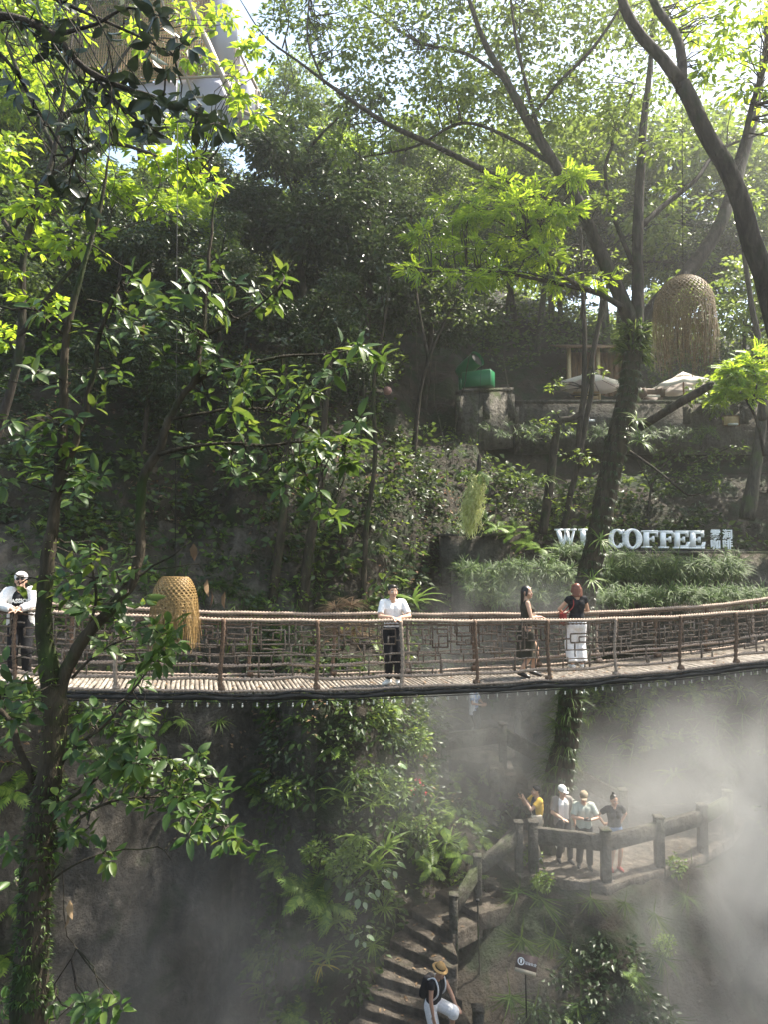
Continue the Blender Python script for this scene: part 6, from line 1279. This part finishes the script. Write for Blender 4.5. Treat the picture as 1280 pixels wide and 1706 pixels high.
# ------------------------------------------------------------------ glazed structure on the hill at the top left
t_ = NT('pale_glass'); b_ = t_.bsdf((.34, .34, .4), .35, spec=.4); M['glasspanel'] = t_.m
M['mesh'] = m_leaf('tan_woven_mesh', [(.42, .33, .2), (.5, .4, .25), (.38, .3, .18)], .5, .8, .2, 1.3); M['steel'] = m_simple('tan_steel', (.34, .27, .21), .5, .1, 10, .05, .5)
gh = thing('glazed_pavilion', 'tall glass and woven mesh pavilion on the hilltop at the upper left', 'building', P(300, 240, 26)); Yb = 26
def quad(name, mat, pts, dY=0):
    b = MB(); V = [P(x, y, Yb + dY) for x, y in pts]; V2 = [v + np.array([0, .08, 0]) for v in V]; n = len(V); b.add(V + V2, [list(range(n)), [n + i for i in range(n)][::-1]] + [(i, n + i, n + (i + 1) % n, (i + 1) % n) for i in range(n)]); return b.build(name, M[mat], gh)
quad('glass_pane', 'glasspanel', [(300, 130), (392, 130), (392, 230), (290, 230)], .3); quad('glass_pane', 'glasspanel', [(330, 0), (395, -60), (395, 125), (352, 125)], .3); quad('glass_pane', 'glasspanel', [(398, 90), (432, 160), (432, 240), (398, 240)], .5); quad('glass_pane', 'glasspanel', [(190, 150), (295, 130), (285, 240), (180, 240)], .3); 
b = MB()
for k in range(60):
    x = 120 + k * 4; b.tube([P(x, -70, Yb + .1), P(x - 20, 135 - k * .2, Yb + .1)], .028, 4)
for k in range(44): y = -70 + k * 4.8; b.tube([P(110, y + 6, Yb + .16), P(350 - max(0, y - 60) * .3, y - 6, Yb + .16)], .024, 4)
b.build('woven_screen', M['mesh'], gh)
for name, a, c, r in [('beam', (305, -20), (412, 222), .2), ('beam', (394, 78), (397, 240), .17), ('beam', (428, 150), (430, 240), .15), ('beam', (300, 130), (392, 126), .09), ('beam', (318, 162), (434, 160), .09), ('beam', (396, 80), (432, 158), .1), ('beam', (402, 185), (470, 215), .13), ('beam', (296, 108), (350, 104), .16), ('beam', (250, -60), (322, 165), .08)]:
    b = MB(); b.tube([P(*a, Yb - .1), P(*c, Yb - .1)], r * .6, 4); b.build(name, M['steel'], gh)
# dry nest of twigs behind the railing
q = P(565, 1030, 15.2)
# ------------------------------------------------------------------ air, light, camera
cam_d = bpy.data.cameras.new('camera'); cam = bpy.data.objects.new('camera', cam_d); COL.objects.link(cam)
cam_d.sensor_fit = 'VERTICAL'; cam_d.sensor_height = 24; cam_d.sensor_width = 18; cam_d.lens = 24 * F / 1706
cam_d.clip_end = 3000; cam_d.clip_start = .05
cam.location = (0, 0, CZ); cam.rotation_euler = (math.pi / 2 + PITCH, 0, 0); S.camera = cam
SUN = Vector((.5, .2, .85)).normalized()
sd = bpy.data.lights.new('sun', 'SUN'); sd.energy = 5; sd.angle = R(.5); sd.color = (1, .935, .82)
so = bpy.data.objects.new('sun', sd); COL.objects.link(so); so.rotation_euler = SUN.to_track_quat('Z', 'Y').to_euler()
w = bpy.data.worlds.new('World'); S.world = w; w.use_nodes = True; nt_ = w.node_tree; bg = nt_.nodes['Background']
sk = nt_.nodes.new('ShaderNodeTexSky'); sk.sky_type = 'NISHITA'; sk.sun_disc = False
sk.sun_elevation = math.asin(SUN.z); sk.sun_rotation = math.atan2(SUN.x, SUN.y); sk.air_density = 1.2; sk.dust_density = 2.0
tint = nt_.nodes.new('ShaderNodeMix'); tint.data_type = 'RGBA'; tint.blend_type = 'MULTIPLY'; tint.inputs[0].default_value = 1; tint.inputs[7].default_value = (1, .95, .84, 1); nt_.links.new(sk.outputs[0], tint.inputs[6]); nt_.links.new(tint.outputs[2], bg.inputs[0]); bg.inputs[1].default_value = .15

def volume_mat(name, density, aniso, blobs=None):
    t = NT(name); pv = t.n('ShaderNodeVolumePrincipled'); pv.inputs['Color'].default_value = (.97, .97, .96, 1); pv.inputs['Anisotropy'].default_value = aniso
    pv.inputs['Density'].default_value = density
    if blobs:
        tc = t.n('ShaderNodeTexCoord'); tot = None
        for c, r, a in blobs:
            s1 = t.n('ShaderNodeVectorMath', operation='SUBTRACT'); s1.inputs[1].default_value = c; t.l(tc.outputs['Object'], s1.inputs[0])
            s2 = t.n('ShaderNodeVectorMath', operation='DIVIDE'); s2.inputs[1].default_value = r; t.l(s1.outputs[0], s2.inputs[0])
            ln = t.n('ShaderNodeVectorMath', operation='LENGTH'); t.l(s2.outputs[0], ln.inputs[0])
            mr = t.n('ShaderNodeMapRange', interpolation_type='SMOOTHSTEP'); mr.inputs[1].default_value = .1; mr.inputs[2].default_value = 1; mr.inputs[3].default_value = a; mr.inputs[4].default_value = 0
            t.l(ln.outputs['Value'], mr.inputs[0])
            if tot is None: tot = mr.outputs[0]
            else:
                ad = t.n('ShaderNodeMath', operation='ADD'); t.l(tot, ad.inputs[0]); t.l(mr.outputs[0], ad.inputs[1]); tot = ad.outputs[0]
        nz = t.n('ShaderNodeTexNoise'); nz.inputs['Scale'].default_value = .55; nz.inputs['Detail'].default_value = 4; nz.inputs['Distortion'].default_value = .6; t.l(tc.outputs['Object'], nz.inputs['Vector'])
        m2 = t.n('ShaderNodeMapRange'); m2.inputs[1].default_value = .35; m2.inputs[2].default_value = .65; m2.inputs[3].default_value = .15; m2.inputs[4].default_value = 1.8; t.l(nz.outputs['Fac'], m2.inputs[0])
        mu = t.n('ShaderNodeMath', operation='MULTIPLY'); t.l(tot, mu.inputs[0]); t.l(m2.outputs[0], mu.inputs[1]); t.l(mu.outputs[0], pv.inputs['Density'])
    t.l(pv.outputs[0], t.out.inputs['Volume']); return t.m
b = MB(); b.box((0, 10, 22), (150, 150, 58)); 
hz = tag(b.build('haze', volume_mat('humid_air', .0017, .75)), 'thin humid haze filling the whole wooded gorge', 'haze', kind='stuff')
MIST = [((8.5, 17.5, 2.0), (6.3, 6, 6.0), .27), ((5.0, 15.5, -.5), (5, 5, 4.5), .14), ((1.8, 19.5, 5.5), (4.5, 3.5, 3.5), .13), ((3.0, 17.0, 8.5), (3, 2.2, 1.6), .09),
        ((-3.5, 13.5, .5), (5, 3.5, 5.5), .07), ((0, 14, 2.5), (6, 3, 5), .02), ((1.1, 15.0, 5.2), (3, 2.4, 3), .06), ((5.2, 15.6, 4.0), (4, 2.6, 2.6), .05)]
b = MB(); b.box((3.5, 17, 2.5), (26, 15, 16))
ms = tag(b.build('mist', volume_mat('cold_mist', 0, .35, MIST)), 'white cooling mist drifting over the platform at lower right', 'mist', kind='stuff')
ms.data.materials[0].cycles.volume_step_rate = 1.0 if hasattr(ms.data.materials[0].cycles, 'volume_step_rate') else 1
c = S.cycles; S.render.engine = 'CYCLES'
c.use_denoising = True; c.denoiser = 'OPENIMAGEDENOISE'
try: c.denoising_input_passes = 'RGB_ALBEDO_NORMAL'; c.denoising_prefilter = 'ACCURATE'
except Exception: pass
c.max_bounces = 7; c.diffuse_bounces = 3; c.glossy_bounces = 2; c.transmission_bounces = 4; c.volume_bounces = 1; c.transparent_max_bounces = 6
c.caustics_reflective = False; c.caustics_refractive = False; c.sample_clamp_indirect = 6; c.sample_clamp_direct = 0
c.volume_step_rate = 1.5; c.volume_max_steps = 96
S.view_settings.view_transform = 'Standard'; S.view_settings.look = 'None'; S.view_settings.gamma = 1; S.view_settings.exposure = 1.74
